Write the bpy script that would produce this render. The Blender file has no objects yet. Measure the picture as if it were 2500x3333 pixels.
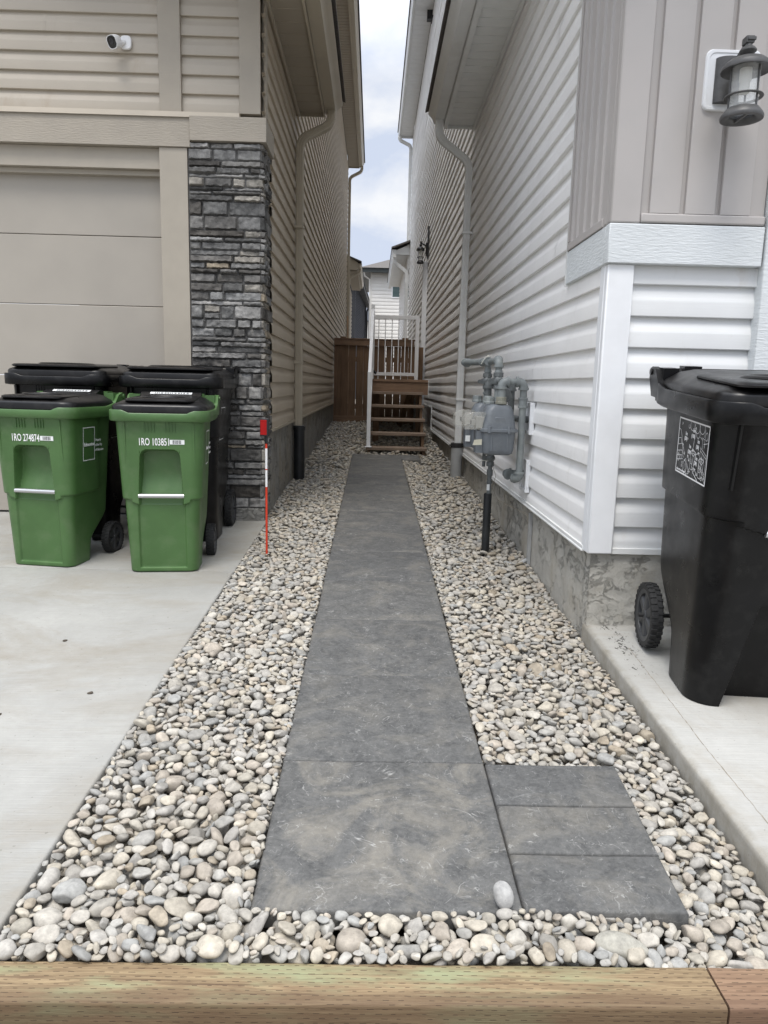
import bpy, bmesh, math, random
import numpy as np
from mathutils import Vector, Matrix, Euler, noise

# ------------------------------------------------------------------ camera
S = bpy.context.scene
COL = S.collection
rad = math.radians
cam_d = bpy.data.cameras.new("camera")
cam = bpy.data.objects.new("camera", cam_d)
COL.objects.link(cam)
cam.location = (0, 0, 1.16)
cam.matrix_world = Matrix.Translation((0, 0, 1.16)) @ (Matrix.Rotation(rad(-1.03), 4, 'Z') @ Matrix.Rotation(rad(90 - 9.74), 4, 'X') @ Matrix.Rotation(rad(1.4), 4, 'Z'))
cam_d.sensor_fit = 'VERTICAL'
cam_d.sensor_height = 36.0
cam_d.lens = 36.0 * 2400 / 3333
cam_d.clip_end = 2000
cam_d.clip_start = 0.02
S.camera = cam

# ------------------------------------------------------------------ world: overcast sky
W = bpy.data.worlds.new("World")
S.world = W
W.use_nodes = True
nt = W.node_tree
nt.nodes.clear()
def wn(t, **k):
    n = nt.nodes.new(t)
    for a, b in k.items():
        setattr(n, a, b)
    return n
def wl(a, b):
    nt.links.new(a, b)
SUN_EL, SUN_AZ = 66, 196
tc = wn('ShaderNodeTexCoord')
sky = wn('ShaderNodeTexSky', sky_type='NISHITA', sun_disc=False)
sky.sun_elevation = rad(SUN_EL)
sky.sun_rotation = rad(SUN_AZ)
sep = wn('ShaderNodeSeparateXYZ')
wl(tc.outputs['Generated'], sep.inputs[0])
zc = wn('ShaderNodeMath', operation='MAXIMUM'); wl(sep.outputs[2], zc.inputs[0]); zc.inputs[1].default_value = 0.0
zden = wn('ShaderNodeMath', operation='ADD'); wl(zc.outputs[0], zden.inputs[0]); zden.inputs[1].default_value = 0.32
dx = wn('ShaderNodeMath', operation='DIVIDE'); wl(sep.outputs[0], dx.inputs[0]); wl(zden.outputs[0], dx.inputs[1])
dy = wn('ShaderNodeMath', operation='DIVIDE'); wl(sep.outputs[1], dy.inputs[0]); wl(zden.outputs[0], dy.inputs[1])
comb = wn('ShaderNodeCombineXYZ'); wl(dx.outputs[0], comb.inputs[0]); wl(dy.outputs[0], comb.inputs[1])
cn = wn('ShaderNodeTexNoise'); cn.inputs['Scale'].default_value = 2.6; cn.inputs['Detail'].default_value = 7; cn.inputs['Roughness'].default_value = 0.55; cn.inputs['Distortion'].default_value = 0.35
wl(comb.outputs[0], cn.inputs['Vector'])
cr = wn('ShaderNodeValToRGB')
cr.color_ramp.elements[0].position = 0.43; cr.color_ramp.elements[0].color = (0.66, 0.73, 0.88, 1)
cr.color_ramp.elements[1].position = 0.60; cr.color_ramp.elements[1].color = (0.97, 0.98, 1.0, 1)
wl(cn.outputs[0], cr.inputs[0])
grad = wn('ShaderNodeMapRange'); wl(zc.outputs[0], grad.inputs[0])
grad.inputs[1].default_value = 0.35; grad.inputs[2].default_value = 1.0; grad.inputs[3].default_value = 0.74; grad.inputs[4].default_value = 2.7
cl = wn('ShaderNodeMix', data_type='RGBA', blend_type='MULTIPLY'); cl.inputs[0].default_value = 1.0
wl(cr.outputs[0], cl.inputs[6]); wl(grad.outputs[0], cl.inputs[7])
bg1 = wn('ShaderNodeBackground'); bg1.inputs[1].default_value = 0.06; wl(sky.outputs[0], bg1.inputs[0])
bg2 = wn('ShaderNodeBackground'); bg2.inputs[1].default_value = 0.92; wl(cl.outputs[2], bg2.inputs[0])
mixs = wn('ShaderNodeMixShader'); mixs.inputs[0].default_value = 0.92
wl(bg1.outputs[0], mixs.inputs[1]); wl(bg2.outputs[0], mixs.inputs[2])
wo = wn('ShaderNodeOutputWorld'); wl(mixs.outputs[0], wo.inputs[0])

# ------------------------------------------------------------------ sun (soft, behind cloud)
sd = bpy.data.lights.new("sun", 'SUN')
sd.energy = 1.8; sd.angle = rad(24); sd.color = (1.0, 0.945, 0.87)
sun = bpy.data.objects.new("sun", sd); COL.objects.link(sun)
az, el = rad(SUN_AZ), rad(SUN_EL)
sdir = Vector((math.sin(az) * math.cos(el), math.cos(az) * math.cos(el), math.sin(el)))   # towards the sun
sun.rotation_euler = sdir.to_track_quat('Z', 'Y').to_euler()
sun.location = (0, -8, 14)

S.view_settings.view_transform = 'Standard'
S.view_settings.look = 'None'
S.view_settings.gamma = 1
S.view_settings.exposure = 0.62
S.render.filter_size = 1.0
S.cycles.use_denoising = True
S.cycles.use_adaptive_sampling = False
S.view_settings.use_curve_mapping = False

random.seed(7)
np.random.seed(7)

# ------------------------------------------------------------------ materials
MATS = {}
def nodes_of(name):
    m = bpy.data.materials.new(name)
    m.use_nodes = True
    return m, m.node_tree, m.node_tree.nodes['Principled BSDF']
class NB:
    """small node-tree builder"""
    def __init__(s, tree): s.t = tree
    def n(s, typ, ins=None, **k):
        nd = s.t.nodes.new(typ)
        for a, b in k.items(): setattr(nd, a, b)
        if ins:
            for a, b in ins.items():
                sock = nd.inputs[a]
                if isinstance(b, bpy.types.NodeSocket): s.t.links.new(b, sock)
                else: sock.default_value = b
        return nd
    def coord(s, scale=(1, 1, 1), kind='Object'):
        c = s.n('ShaderNodeTexCoord')
        mp = s.n('ShaderNodeMapping', {'Vector': c.outputs[kind], 'Scale': scale})
        return mp.outputs[0]
    def noise(s, vec, scale, detail=6, rough=.55, dist=0):
        return s.n('ShaderNodeTexNoise', {'Vector': vec, 'Scale': scale, 'Detail': detail, 'Roughness': rough, 'Distortion': dist}).outputs[0]
    def ramp(s, fac, p0, p1, c0=(0, 0, 0, 1), c1=(1, 1, 1, 1)):
        r = s.n('ShaderNodeValToRGB', {'Fac': fac})
        r.color_ramp.elements[0].position = p0; r.color_ramp.elements[0].color = c0
        r.color_ramp.elements[1].position = p1; r.color_ramp.elements[1].color = c1
        return r.outputs[0]
    def mix(s, fac, a, b, mode='MIX'):
        m = s.n('ShaderNodeMix', {0: fac, 6: a, 7: b}, data_type='RGBA', blend_type=mode)
        return m.outputs[2]
    def math(s, op, a, b=0.0, c=0.0):
        return s.n('ShaderNodeMath', {0: a, 1: b, 2: c}, operation=op).outputs[0]
    def bump(s, h, strength, dist=.01, prev=None):
        d = {'Height': h, 'Strength': strength, 'Distance': dist}
        if prev is not None: d['Normal'] = prev
        return s.n('ShaderNodeBump', d).outputs[0]
def c4(c): return (c[0], c[1], c[2], 1.0)
def mat(name, col, rough=.55, var=.12, vscale=6, stretch=(1, 1, 1), bump=0, bscale=120, bdist=.002, bstretch=None, spec=.5, metal=0, dirt=None, dirt_amt=.4, dscale=3, coat=0):
    """a plain procedural surface: colour varied by two noises, optional dirt in blotches, fine bump"""
    if name in MATS: return MATS[name]
    m, t, p = nodes_of(name)
    b = NB(t)
    v = b.coord(stretch)
    n1 = b.noise(v, vscale, 6)
    lo = tuple(max(0, x * (1 - var)) for x in col); hi = tuple(x * (1 + var) for x in col)
    c = b.ramp(n1, .3, .7, c4(lo), c4(hi))
    if dirt:
        n2 = b.noise(b.coord(stretch), dscale, 8, .65)
        f = b.math('MULTIPLY', b.ramp(n2, .5, .72), dirt_amt)
        c = b.mix(f, c, c4(dirt))
    t.links.new(c, p.inputs['Base Color'])
    rr = b.n('ShaderNodeMapRange', {0: n1, 1: .3, 2: .7, 3: max(0, rough - .07), 4: min(1, rough + .07)}).outputs[0]
    t.links.new(rr, p.inputs['Roughness'])
    p.inputs['Specular IOR Level'].default_value = spec
    p.inputs['Metallic'].default_value = metal
    p.inputs['Coat Weight'].default_value = coat
    if bump:
        n3 = b.noise(b.coord(bstretch or stretch), bscale, 5, .6)
        t.links.new(b.bump(n3, bump, bdist), p.inputs['Normal'])
    MATS[name] = m
    return m

def vinyl(name, col, axis, dirt=(.3, .27, .2), damt=.25):
    """vinyl siding with an embossed wood grain running along the wall"""
    st = (60, 2.2, 60) if axis == 'y' else (2.2, 60, 60)
    m, t, p = nodes_of(name); b = NB(t)
    g = b.noise(b.coord(st), 1.4, 6, .6, .4)
    big = b.noise(b.coord((1, 1, 1)), 1.7, 6, .6)
    c = b.ramp(big, .3, .7, c4([x * .94 for x in col]), c4([x * 1.05 for x in col]))
    sm = b.noise(b.coord((1, 1, .45)), 7, 9, .7)
    c = b.mix(b.math('MULTIPLY', b.ramp(sm, .57, .75), damt), c, c4(dirt))
    t.links.new(c, p.inputs['Base Color'])
    p.inputs['Roughness'].default_value = .48
    p.inputs['Specular IOR Level'].default_value = .4
    t.links.new(b.bump(g, .35, .0016), p.inputs['Normal'])
    return m

M = {}
M['beige_y'] = vinyl('beige_vinyl_side', (.47, .405, .315), 'y')  # lighter than the front copy, to offset shade in the narrow alley
M['beige_x'] = vinyl('beige_vinyl_face', (.43, .385, .318), 'x', (.30, .22, .15), .3)
M['white_y'] = vinyl('white_vinyl_side', (.84, .835, .82), 'y', (.42, .40, .35), .22)  # same white vinyl, lightened in colour to make up for alley shade
M['white_x'] = vinyl('white_vinyl_face', (.69, .70, .70), 'x', (.42, .36, .28), .36)  # same white vinyl, colour toned down against the bright front light
M['beige_trim'] = mat('beige_trim', (.36, .322, .265), .6, .06, 5, bump=.35, bscale=22, bdist=.003, bstretch=(1, 1, 7))
M['beige_grain'] = mat('beige_grain', (.36, .322, .265), .6, .06, 5, bump=.9, bscale=14, bdist=.004, bstretch=(1.6, 1, 9))
M['beige_smooth'] = mat('beige_smooth', (.378, .34, .28), .5, .05, 6, bump=.15, bscale=200, bdist=.001)
M['beige_metal'] = mat('beige_metal', (.42, .37, .285), .38, .05, 4, dirt=(.2, .17, .13), dirt_amt=.2)
M['door_beige'] = mat('door_beige', (.36, .33, .285), .5, .04, 3, bump=.2, bscale=260, bdist=.001, bstretch=(1, 1, 5))
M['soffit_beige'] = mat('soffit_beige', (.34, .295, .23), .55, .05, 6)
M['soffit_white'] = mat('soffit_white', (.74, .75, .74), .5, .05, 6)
M['white_metal'] = mat('white_metal', (.72, .73, .72), .38, .04, 4, dirt=(.35, .33, .28), dirt_amt=.25)
M['white_trim'] = mat('white_trim', (.76, .775, .79), .5, .03, 8, bump=.25, bscale=300, bdist=.0008, dirt=(.5, .46, .4), dirt_amt=.12)
M['pale_blue'] = mat('pale_blue_board', (.635, .665, .675), .55, .04, 5, bump=.9, bscale=14, bdist=.004, bstretch=(1.6, 1.6, 9), dirt=(.4, .42, .42), dirt_amt=.15)
M['taupe'] = mat('taupe_panel', (.425, .402, .385), .5, .04, 6, bump=.15, bscale=300, bdist=.0008, dirt=(.3, .25, .23), dirt_amt=.12)
M['taupe_dark'] = mat('taupe_seam', (.24, .215, .205), .5, .05, 6)
M['black_plastic'] = mat('black_plastic', (.0045, .0045, .005), .32, .25, 9, bump=.12, bscale=500, bdist=.0006, spec=.26, dirt=(.03, .03, .028), dirt_amt=.35, dscale=14)
M['lid_plastic'] = mat('lid_plastic', (.0065, .0062, .0066), .33, .25, 9, bump=.12, bscale=400, bdist=.0007, spec=.35, dirt=(.05, .047, .043), dirt_amt=.35, dscale=10)
M['green_plastic'] = mat('green_plastic', (.058, .128, .038), .42, .12, 5, bump=.15, bscale=400, bdist=.0006, dirt=(.13, .18, .095), dirt_amt=.34, dscale=9)
M['rubber'] = mat('rubber', (.018, .018, .018), .75, .2, 20)
M['wheel_plastic'] = mat('wheel_plastic', (.045, .047, .05), .5, .15, 12)
M['steel'] = mat('brushed_steel', (.55, .55, .56), .35, .1, 30, stretch=(.1, 1, 1), metal=.8)
M['white_paint'] = mat('white_paint', (.82, .82, .82), .5, .02, 5)
M['label_white'] = mat('label_white', (.75, .77, .76), .45, .03, 9)
M['dark_print'] = mat('dark_print', (.04, .04, .045), .5, .1, 9)
M['meter_grey'] = mat('meter_grey', (.135, .15, .165), .45, .12, 12, bump=.12, bscale=300, bdist=.0008, dirt=(.26, .27, .26), dirt_amt=.3, dscale=18)
M['pipe_grey'] = mat('pipe_grey', (.20, .22, .22), .5, .15, 14, bump=.2, bscale=250, bdist=.0008, dirt=(.30, .31, .27), dirt_amt=.35, dscale=14)
M['valve_grey'] = mat('valve_grey', (.115, .125, .125), .5, .2, 16, bump=.3, bscale=180, bdist=.001)
M['rust'] = mat('rust_collar', (.22, .22, .18), .6, .3, 22, dirt=(.30, .11, .045), dirt_amt=.6, dscale=30)
M['pvc_grey'] = mat('pvc_grey', (.34, .345, .34), .5, .08, 7, dirt=(.2, .2, .18), dirt_amt=.3)
M['abs_black'] = mat('abs_black', (.010, .012, .014), .38, .2, 8, dirt=(.06, .06, .055), dirt_amt=.3)
M['alu_white'] = mat('alu_white', (.74, .75, .76), .4, .04, 6)
M['lamp_metal'] = mat('lamp_metal', (.085, .085, .085), .5, .25, 25, bump=.15, bscale=200, bdist=.001, metal=.3)
M['lamp_black'] = mat('lamp_black', (.012, .012, .013), .45, .2, 20)
M['socket'] = mat('lamp_socket', (.72, .72, .68), .5, .04, 10)
M['cam_white'] = mat('cam_white', (.82, .82, .82), .3, .02, 5)
M['cam_black'] = mat('cam_black', (.01, .01, .01), .12, .1, 5)
M['orange_red'] = mat('stake_red', (.62, .05, .02), .4, .1, 10, dirt=(.4, .1, .06), dirt_amt=.3)
M['reflector'] = mat('reflector_red', (.34, .005, .005), .4, .15, 90, spec=.25)
M['soil'] = mat('soil', (.13, .112, .088), .95, .3, 30, bump=.6, bscale=90, bdist=.01)
M['asphalt'] = mat('asphalt', (.06, .058, .055), .9, .2, 40, bump=.5, bscale=150, bdist=.004)
M['shingle'] = mat('shingle', (.115, .105, .095), .9, .3, 60, bump=.6, bscale=60, bdist=.01)
M['dark_vinyl'] = vinyl('charcoal_vinyl', (.060, .062, .070), 'y', (.1, .1, .1), .1)
M['dark_vinyl'].node_tree.nodes['Principled BSDF'].inputs['Specular IOR Level'].default_value = .05
M['dark_vinyl'].node_tree.nodes['Principled BSDF'].inputs['Roughness'].default_value = .9
M['dark_metal'] = mat('charcoal_metal', (.022, .023, .026), .45, .1, 5)
M['eave_green'] = mat('eave_green', (.035, .042, .040), .5, .1, 5)
M['cream_x'] = vinyl('cream_vinyl_face', (.74, .72, .68), 'x', (.5, .48, .44), .1)
M['mortar'] = mat('mortar', (.10, .098, .095), .95, .3, 40, bump=.5, bscale=150, bdist=.004)
M['tag_paper'] = mat('tag_paper', (.55, .53, .42), .7, .08, 20)
M['wire_white'] = mat('wire_white', (.6, .6, .52), .5, .05, 20)
M['twig'] = mat('twig', (.22, .19, .14), .8, .2, 30)
M['dirt_dark'] = mat('dirt_clod', (.035, .03, .026), .95, .3, 60)

def glass(name, tint, rough=.03, alpha=.22):
    m, t, p = nodes_of(name); b = NB(t)
    n = b.noise(b.coord(), 25, 5)
    t.links.new(b.ramp(n, .3, .7, c4([x * .9 for x in tint]), c4(tint)), p.inputs['Base Color'])
    t.links.new(b.n('ShaderNodeMapRange', {0: n, 3: rough, 4: rough + .08}).outputs[0], p.inputs['Roughness'])
    p.inputs['Alpha'].default_value = alpha
    p.inputs['Specular IOR Level'].default_value = .8
    return m
M['lamp_glass'] = glass('lamp_glass', (.86, .88, .87), .03, .18)
M['meter_glass'] = glass('index_cover', (.62, .61, .55), .08, .24)
def window_glass():
    m, t, p = nodes_of('window_glass'); b = NB(t)
    c = b.ramp(b.noise(b.coord((1, 1, 3)), .6, 2), .3, .7, (.06, .10, .10, 1), (.12, .165, .16, 1))
    t.links.new(c, p.inputs['Base Color']); p.inputs['Roughness'].default_value = .08
    return m
M['window_glass'] = window_glass()

def concrete(name, col, stain, moss_kerb=False):
    m, t, p = nodes_of(name); b = NB(t)
    v = b.coord()
    n1 = b.noise(v, 1.1, 8, .6); n2 = b.noise(v, 22, 6, .65); n3 = b.noise(b.coord((2.0, 90, 2.0)), 1.5, 4, .6)
    c = b.ramp(n1, .3, .7, c4([x * .78 for x in col]), c4([x * 1.12 for x in col]))
    c = b.mix(b.math('MULTIPLY', b.ramp(n2, .35, .75), .30), c, c4([x * .72 for x in col]))
    st = b.noise(b.coord((.55, 1.0, 1)), 2.1, 8, .7, .6)
    c = b.mix(b.math('MULTIPLY', b.ramp(st, .46, .70), .75), c, c4(stain))
    c = b.mix(b.math('MULTIPLY', b.ramp(n3, .4, .75), .14), c, c4([x * .7 for x in col]))
    sp = b.noise(v, 70, 3, .5)
    c = b.mix(b.math('MULTIPLY', b.ramp(sp, .69, .74), .45), c, (.13, .12, .10, 1))
    if moss_kerb:
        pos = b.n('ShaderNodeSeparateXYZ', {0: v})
        near = b.math('MULTIPLY', b.ramp(pos.outputs[0], .30, .24), 1.0)
        a1 = b.n('ShaderNodeMapRange', {0: pos.outputs[0], 1: 1.22, 2: 1.12, 3: 0, 4: 1}).outputs[0]
        a2 = b.n('ShaderNodeMapRange', {0: pos.outputs[1], 1: 2.45, 2: 2.95, 3: 0, 4: 1}).outputs[0]
        a3 = b.n('ShaderNodeMapRange', {0: pos.outputs[0], 1: 1.02, 2: 1.07, 3: 0, 4: 1}).outputs[0]
        msk = b.math('MULTIPLY', b.math('MULTIPLY', a1, a2), a3)
        mn = b.noise(b.coord((1.6, .8, 1)), 42, 8, .7, .5)
        f = b.ramp(b.math('ADD', mn, b.math('MULTIPLY', msk, .14)), .69, .73)
        f = b.math('MULTIPLY', f, b.ramp(msk, .02, .1))
        c = b.mix(b.math('MULTIPLY', f, .9), c, (.022, .02, .016, 1))
    if moss_kerb:
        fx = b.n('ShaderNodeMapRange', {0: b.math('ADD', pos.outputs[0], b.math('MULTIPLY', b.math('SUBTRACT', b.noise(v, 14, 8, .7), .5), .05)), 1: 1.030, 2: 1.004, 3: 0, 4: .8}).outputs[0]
        c = b.mix(b.math('MULTIPLY', fx, b.ramp(b.noise(v, 9, 8, .7), .25, .6)), c, (.225, .205, .165, 1))  # darker, browner blotches towards the kerb face
    t.links.new(c, p.inputs['Base Color'])
    p.inputs['Roughness'].default_value = .88
    p.inputs['Specular IOR Level'].default_value = .25
    nb = b.bump(n3, .5, .004)
    t.links.new(b.bump(n2, .25, .004, nb), p.inputs['Normal'])
    return m
M['drive'] = concrete('driveway_concrete', (.35, .346, .322), (.25, .222, .175))
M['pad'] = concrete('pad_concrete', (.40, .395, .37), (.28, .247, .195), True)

def parging(name, col):
    m, t, p = nodes_of(name); b = NB(t)
    v = b.coord()
    n1 = b.noise(b.coord((1, 1, 1.5)), 8, 9, .72, .5); n2 = b.noise(v, 45, 6, .7)
    c = b.ramp(b.noise(v, 2.2, 8, .7), .3, .7, c4([x * .78 for x in col]), c4([x * 1.12 for x in col]))
    c = b.mix(b.math('MULTIPLY', b.ramp(b.noise(b.coord((1, 1, .6)), 2.6, 9, .75), .48, .70), .6), c, (.28, .225, .135, 1))
    rid = b.ramp(b.math('ABSOLUTE', b.math('SUBTRACT', n1, .5)), 0, .03, (1, 1, 1, 1), (0, 0, 0, 1))
    rid = b.math('MULTIPLY', rid, b.ramp(b.noise(v, 5.5, 4, .6), .45, .6))
    c = b.mix(b.math('MULTIPLY', rid, .14), c, c4([x * .45 for x in col]))
    c = b.mix(b.math('MULTIPLY', b.ramp(n2, .55, .75), .35), c, c4([x * .55 for x in col]))
    t.links.new(c, p.inputs['Base Color'])
    p.inputs['Roughness'].default_value = .92
    nb = b.bump(b.math('ADD', b.math('MULTIPLY', rid, -.6), n1), .9, .014)
    t.links.new(b.bump(n2, .6, .006, nb), p.inputs['Normal'])
    return m
M['parge_w'] = parging('parging', (.46, .445, .40))
M['parge_l'] = parging('dark_parging', (.28, .275, .255))

def slate(name='dark_slab', dust=.26):
    m, t, p = nodes_of(name); b = NB(t)
    v = b.coord()
    oi = b.n('ShaderNodeObjectInfo')
    off = b.n('ShaderNodeVectorMath', {0: v, 1: b.n('ShaderNodeCombineXYZ', {0: b.math('MULTIPLY', oi.outputs['Random'], 17.0)}).outputs[0]}, operation='ADD').outputs[0]
    n1 = b.noise(off, 4.2, 10, .70, .9); n2 = b.noise(off, 16, 10, .74, .9); n3 = b.noise(off, 130, 3, .6)
    c = b.ramp(n2, .32, .68, (.046, .0475, .047, 1), (.115, .1155, .111, 1))
    c = b.mix(b.math('MULTIPLY', b.ramp(b.noise(off, 75, 5, .75), .40, .66), .30), c, (.19, .186, .18, 1))
    c = b.mix(b.math('MULTIPLY', b.ramp(n1, .48, .66), dust), c, (.285, .262, .215, 1))
    # pale scuffs: thin curling scratches
    for sc, lo, amt, seed in ((5.2, .010, .75, 3.1), (9.0, .013, .7, 7.7), (15, .016, .6, 12.9), (24, .02, .5, 20.3)):
        w = b.noise(b.n('ShaderNodeVectorMath', {0: off, 1: (seed, seed * .7, 0)}, operation='ADD').outputs[0], sc, 3, .5, 1.6)
        ln = b.math('ABSOLUTE', b.math('SUBTRACT', w, .5))
        gate = b.ramp(b.noise(b.n('ShaderNodeVectorMath', {0: off, 1: (seed * 2, 1, 0)}, operation='ADD').outputs[0], sc * 1.3, 6, .7), .54, .66)
        f = b.math('MULTIPLY', b.math('MULTIPLY', b.ramp(ln, 0.0, lo, (1, 1, 1, 1), (0, 0, 0, 1)), gate), amt)
        c = b.mix(f, c, (.40, .40, .38, 1))
    c = b.mix(b.math('MULTIPLY', b.ramp(b.noise(off, 55, 4, .7), .66, .74), .35), c, (.03, .03, .03, 1))
    c = b.mix(1.0, c, b.ramp(oi.outputs['Random'], 0, 1, (.94, .94, .95, 1), (1.07, 1.06, 1.05, 1)), 'MULTIPLY')
    t.links.new(c, p.inputs['Base Color'])
    p.inputs['Roughness'].default_value = .72
    p.inputs['Specular IOR Level'].default_value = .35
    nb = b.bump(n2, .38, .010)
    t.links.new(b.bump(n3, .2, .002, nb), p.inputs['Normal'])
    return m
M['slab'] = slate()
M['slab_dusty'] = slate('dusty_slab', .46)

def attr_mat(name, rough, bscale, bstr, bdist, speck=.18, vs=38):
    """stone whose own colour sits in a per-stone colour attribute, mottled by noise"""
    m, t, p = nodes_of(name); b = NB(t)
    a = b.n('ShaderNodeVertexColor', layer_name='tone').outputs[0]
    v = b.coord()
    n1 = b.noise(v, vs, 6, .65); n2 = b.noise(v, bscale, 6, .7)
    c = b.mix(1.0, a, b.ramp(n1, .3, .72, (1 - speck * 1.6,) * 3 + (1,), (1 + speck, 1 + speck, 1 + speck * .9, 1)), 'MULTIPLY')
    c = b.mix(b.math('MULTIPLY', b.ramp(b.noise(v, vs * 3.5, 4, .6), .64, .74), .4), c, (.10, .085, .065, 1))
    t.links.new(c, p.inputs['Base Color'])
    p.inputs['Roughness'].default_value = rough
    p.inputs['Specular IOR Level'].default_value = .3
    t.links.new(b.bump(n2, bstr, bdist), p.inputs['Normal'])
    return m
M['rock'] = attr_mat('river_stone', .8, 90, .40, .003, .22, 46)
M['ledge'] = attr_mat('ledge_stone', .85, 42, .75, .012, .34, 16)

def timber_mat(name, base, hi, green):
    m, t, p = nodes_of(name); b = NB(t)
    v = b.coord()
    g = b.noise(b.coord((3.2, 60, 60)), 1.8, 10, .70, .8)
    c = b.ramp(g, .34, .66, c4(base), c4(hi))
    c = b.mix(b.math('MULTIPLY', b.ramp(b.noise(b.coord((1.3, 7, 7)), 1.7, 6, .62), .50, .64), green), c, (.26, .285, .16, 1))
    c = b.mix(b.math('MULTIPLY', b.ramp(b.noise(b.coord((1.0, 14, 14)), 2.7, 5, .6), .55, .72), .3), c, (.20, .11, .06, 1))
    chk = b.noise(b.coord((1.2, 70, 70)), 1.6, 3, .5, .4)
    c = b.mix(b.math('MULTIPLY', b.ramp(chk, .64, .68), .6), c, (.07, .04, .022, 1))
    # treatment incisions: staggered dashes
    s = b.n('ShaderNodeSeparateXYZ', {0: v})
    wy = b.math('ADD', s.outputs[1], b.math('MULTIPLY', b.math('SUBTRACT', b.noise(b.coord((4, 20, 20)), 2.2, 6), .5), .05))
    c = b.mix(b.n('ShaderNodeMapRange', {0: wy, 1: 1.276, 2: 1.252, 3: 0, 4: .62}).outputs[0], c, c4([base[0] * .80, base[1] * .74, base[2] * .74]))  # ridge wear, carried down the front face as shade put into the colour
    vv = b.math('DIVIDE', b.math('ADD', s.outputs[1], s.outputs[2]), .0105)
    row = b.math('FLOOR', vv)
    jit = b.n('ShaderNodeTexWhiteNoise', {'W': row}, noise_dimensions='1D').outputs[0]
    wob = b.math('MULTIPLY', b.noise(v, 60, 2), .10)
    fr = b.math('ADD', b.math('FRACT', vv), wob)
    u = b.math('ADD', b.math('DIVIDE', s.outputs[0], .030), b.math('ADD', b.math('MULTIPLY', row, .5), b.math('MULTIPLY', jit, .18)))
    cell = b.n('ShaderNodeTexWhiteNoise', {'Vector': b.n('ShaderNodeCombineXYZ', {0: b.math('FLOOR', u), 1: row}).outputs[0]}, noise_dimensions='2D').outputs[0]
    ln = b.math('ADD', .22, b.math('MULTIPLY', cell, .26))
    on = b.math('MULTIPLY', b.math('LESS_THAN', b.math('FRACT', u), ln), b.math('LESS_THAN', b.math('ABSOLUTE', b.math('SUBTRACT', fr, .5)), .062))
    on = b.math('MULTIPLY', on, b.math('GREATER_THAN', cell, .12))
    c = b.mix(b.math('MULTIPLY', on, .95), c, (.045, .026, .014, 1))
    vo = b.n('ShaderNodeTexVoronoi', {'Vector': b.coord((2.0, 5.2, 5.2)), 'Scale': 2.6}).outputs['Distance']
    c = b.mix(b.math('MULTIPLY', b.ramp(vo, .06, .13, (1, 1, 1, 1), (0, 0, 0, 1)), .75), c, (.075, .038, .02, 1))
    t.links.new(c, p.inputs['Base Color'])
    p.inputs['Roughness'].default_value = .78
    h = b.math('SUBTRACT', g, b.math('MULTIPLY', on, .8))
    t.links.new(b.bump(h, .5, .004), p.inputs['Normal'])
    return m
M['timber'] = timber_mat('treated_timber', (.125, .080, .042), (.315, .235, .132), .85)
M['timber_red'] = timber_mat('treated_timber_red', (.15, .09, .054), (.30, .195, .12), .2)
def cedar(name, axis, a, c2):
    m, t, p = nodes_of(name); b = NB(t)
    st = {'z': (30, 30, 1.2), 'x': (1.2, 30, 30), 'y': (30, 1.2, 30)}[axis]
    g = b.noise(b.coord(st), 1.8, 7, .6, .7)
    c = b.ramp(g, .3, .72, c4(a), c4(c2))
    c = b.mix(b.math('MULTIPLY', b.ramp(b.noise(b.coord(), 2.3, 4), .45, .7), .3), c, c4([x * 1.5 for x in c2]))
    t.links.new(c, p.inputs['Base Color']); p.inputs['Roughness'].default_value = .7
    t.links.new(b.bump(g, .3, .003), p.inputs['Normal'])
    return m
M['cedar_z'] = cedar('cedar_board', 'z', (.095, .056, .03), (.20, .122, .07))
M['cedar_x'] = cedar('cedar_rail', 'x', (.115, .07, .042), (.23, .145, .09))
M['cedar_tread'] = cedar('cedar_tread', 'x', (.12, .086, .062), (.23, .17, .125))
M['stud'] = cedar('stud_wood', 'z', (.20, .12, .065), (.32, .21, .12))

# ------------------------------------------------------------------ mesh helpers
def rrect(w, d, r, n=6, cx=0, cy=0):
    """rounded rectangle, counter-clockwise from the front-left corner"""
    pts = []
    for qx, qy, a0 in ((-1, -1, 180), (1, -1, 270), (1, 1, 0), (-1, 1, 90)):
        for i in range(n + 1):
            a = rad(a0 + 90 * i / n)
            pts.append((cx + qx * (w / 2 - r) + r * math.cos(a), cy + qy * (d / 2 - r) + r * math.sin(a)))
    return pts

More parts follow.
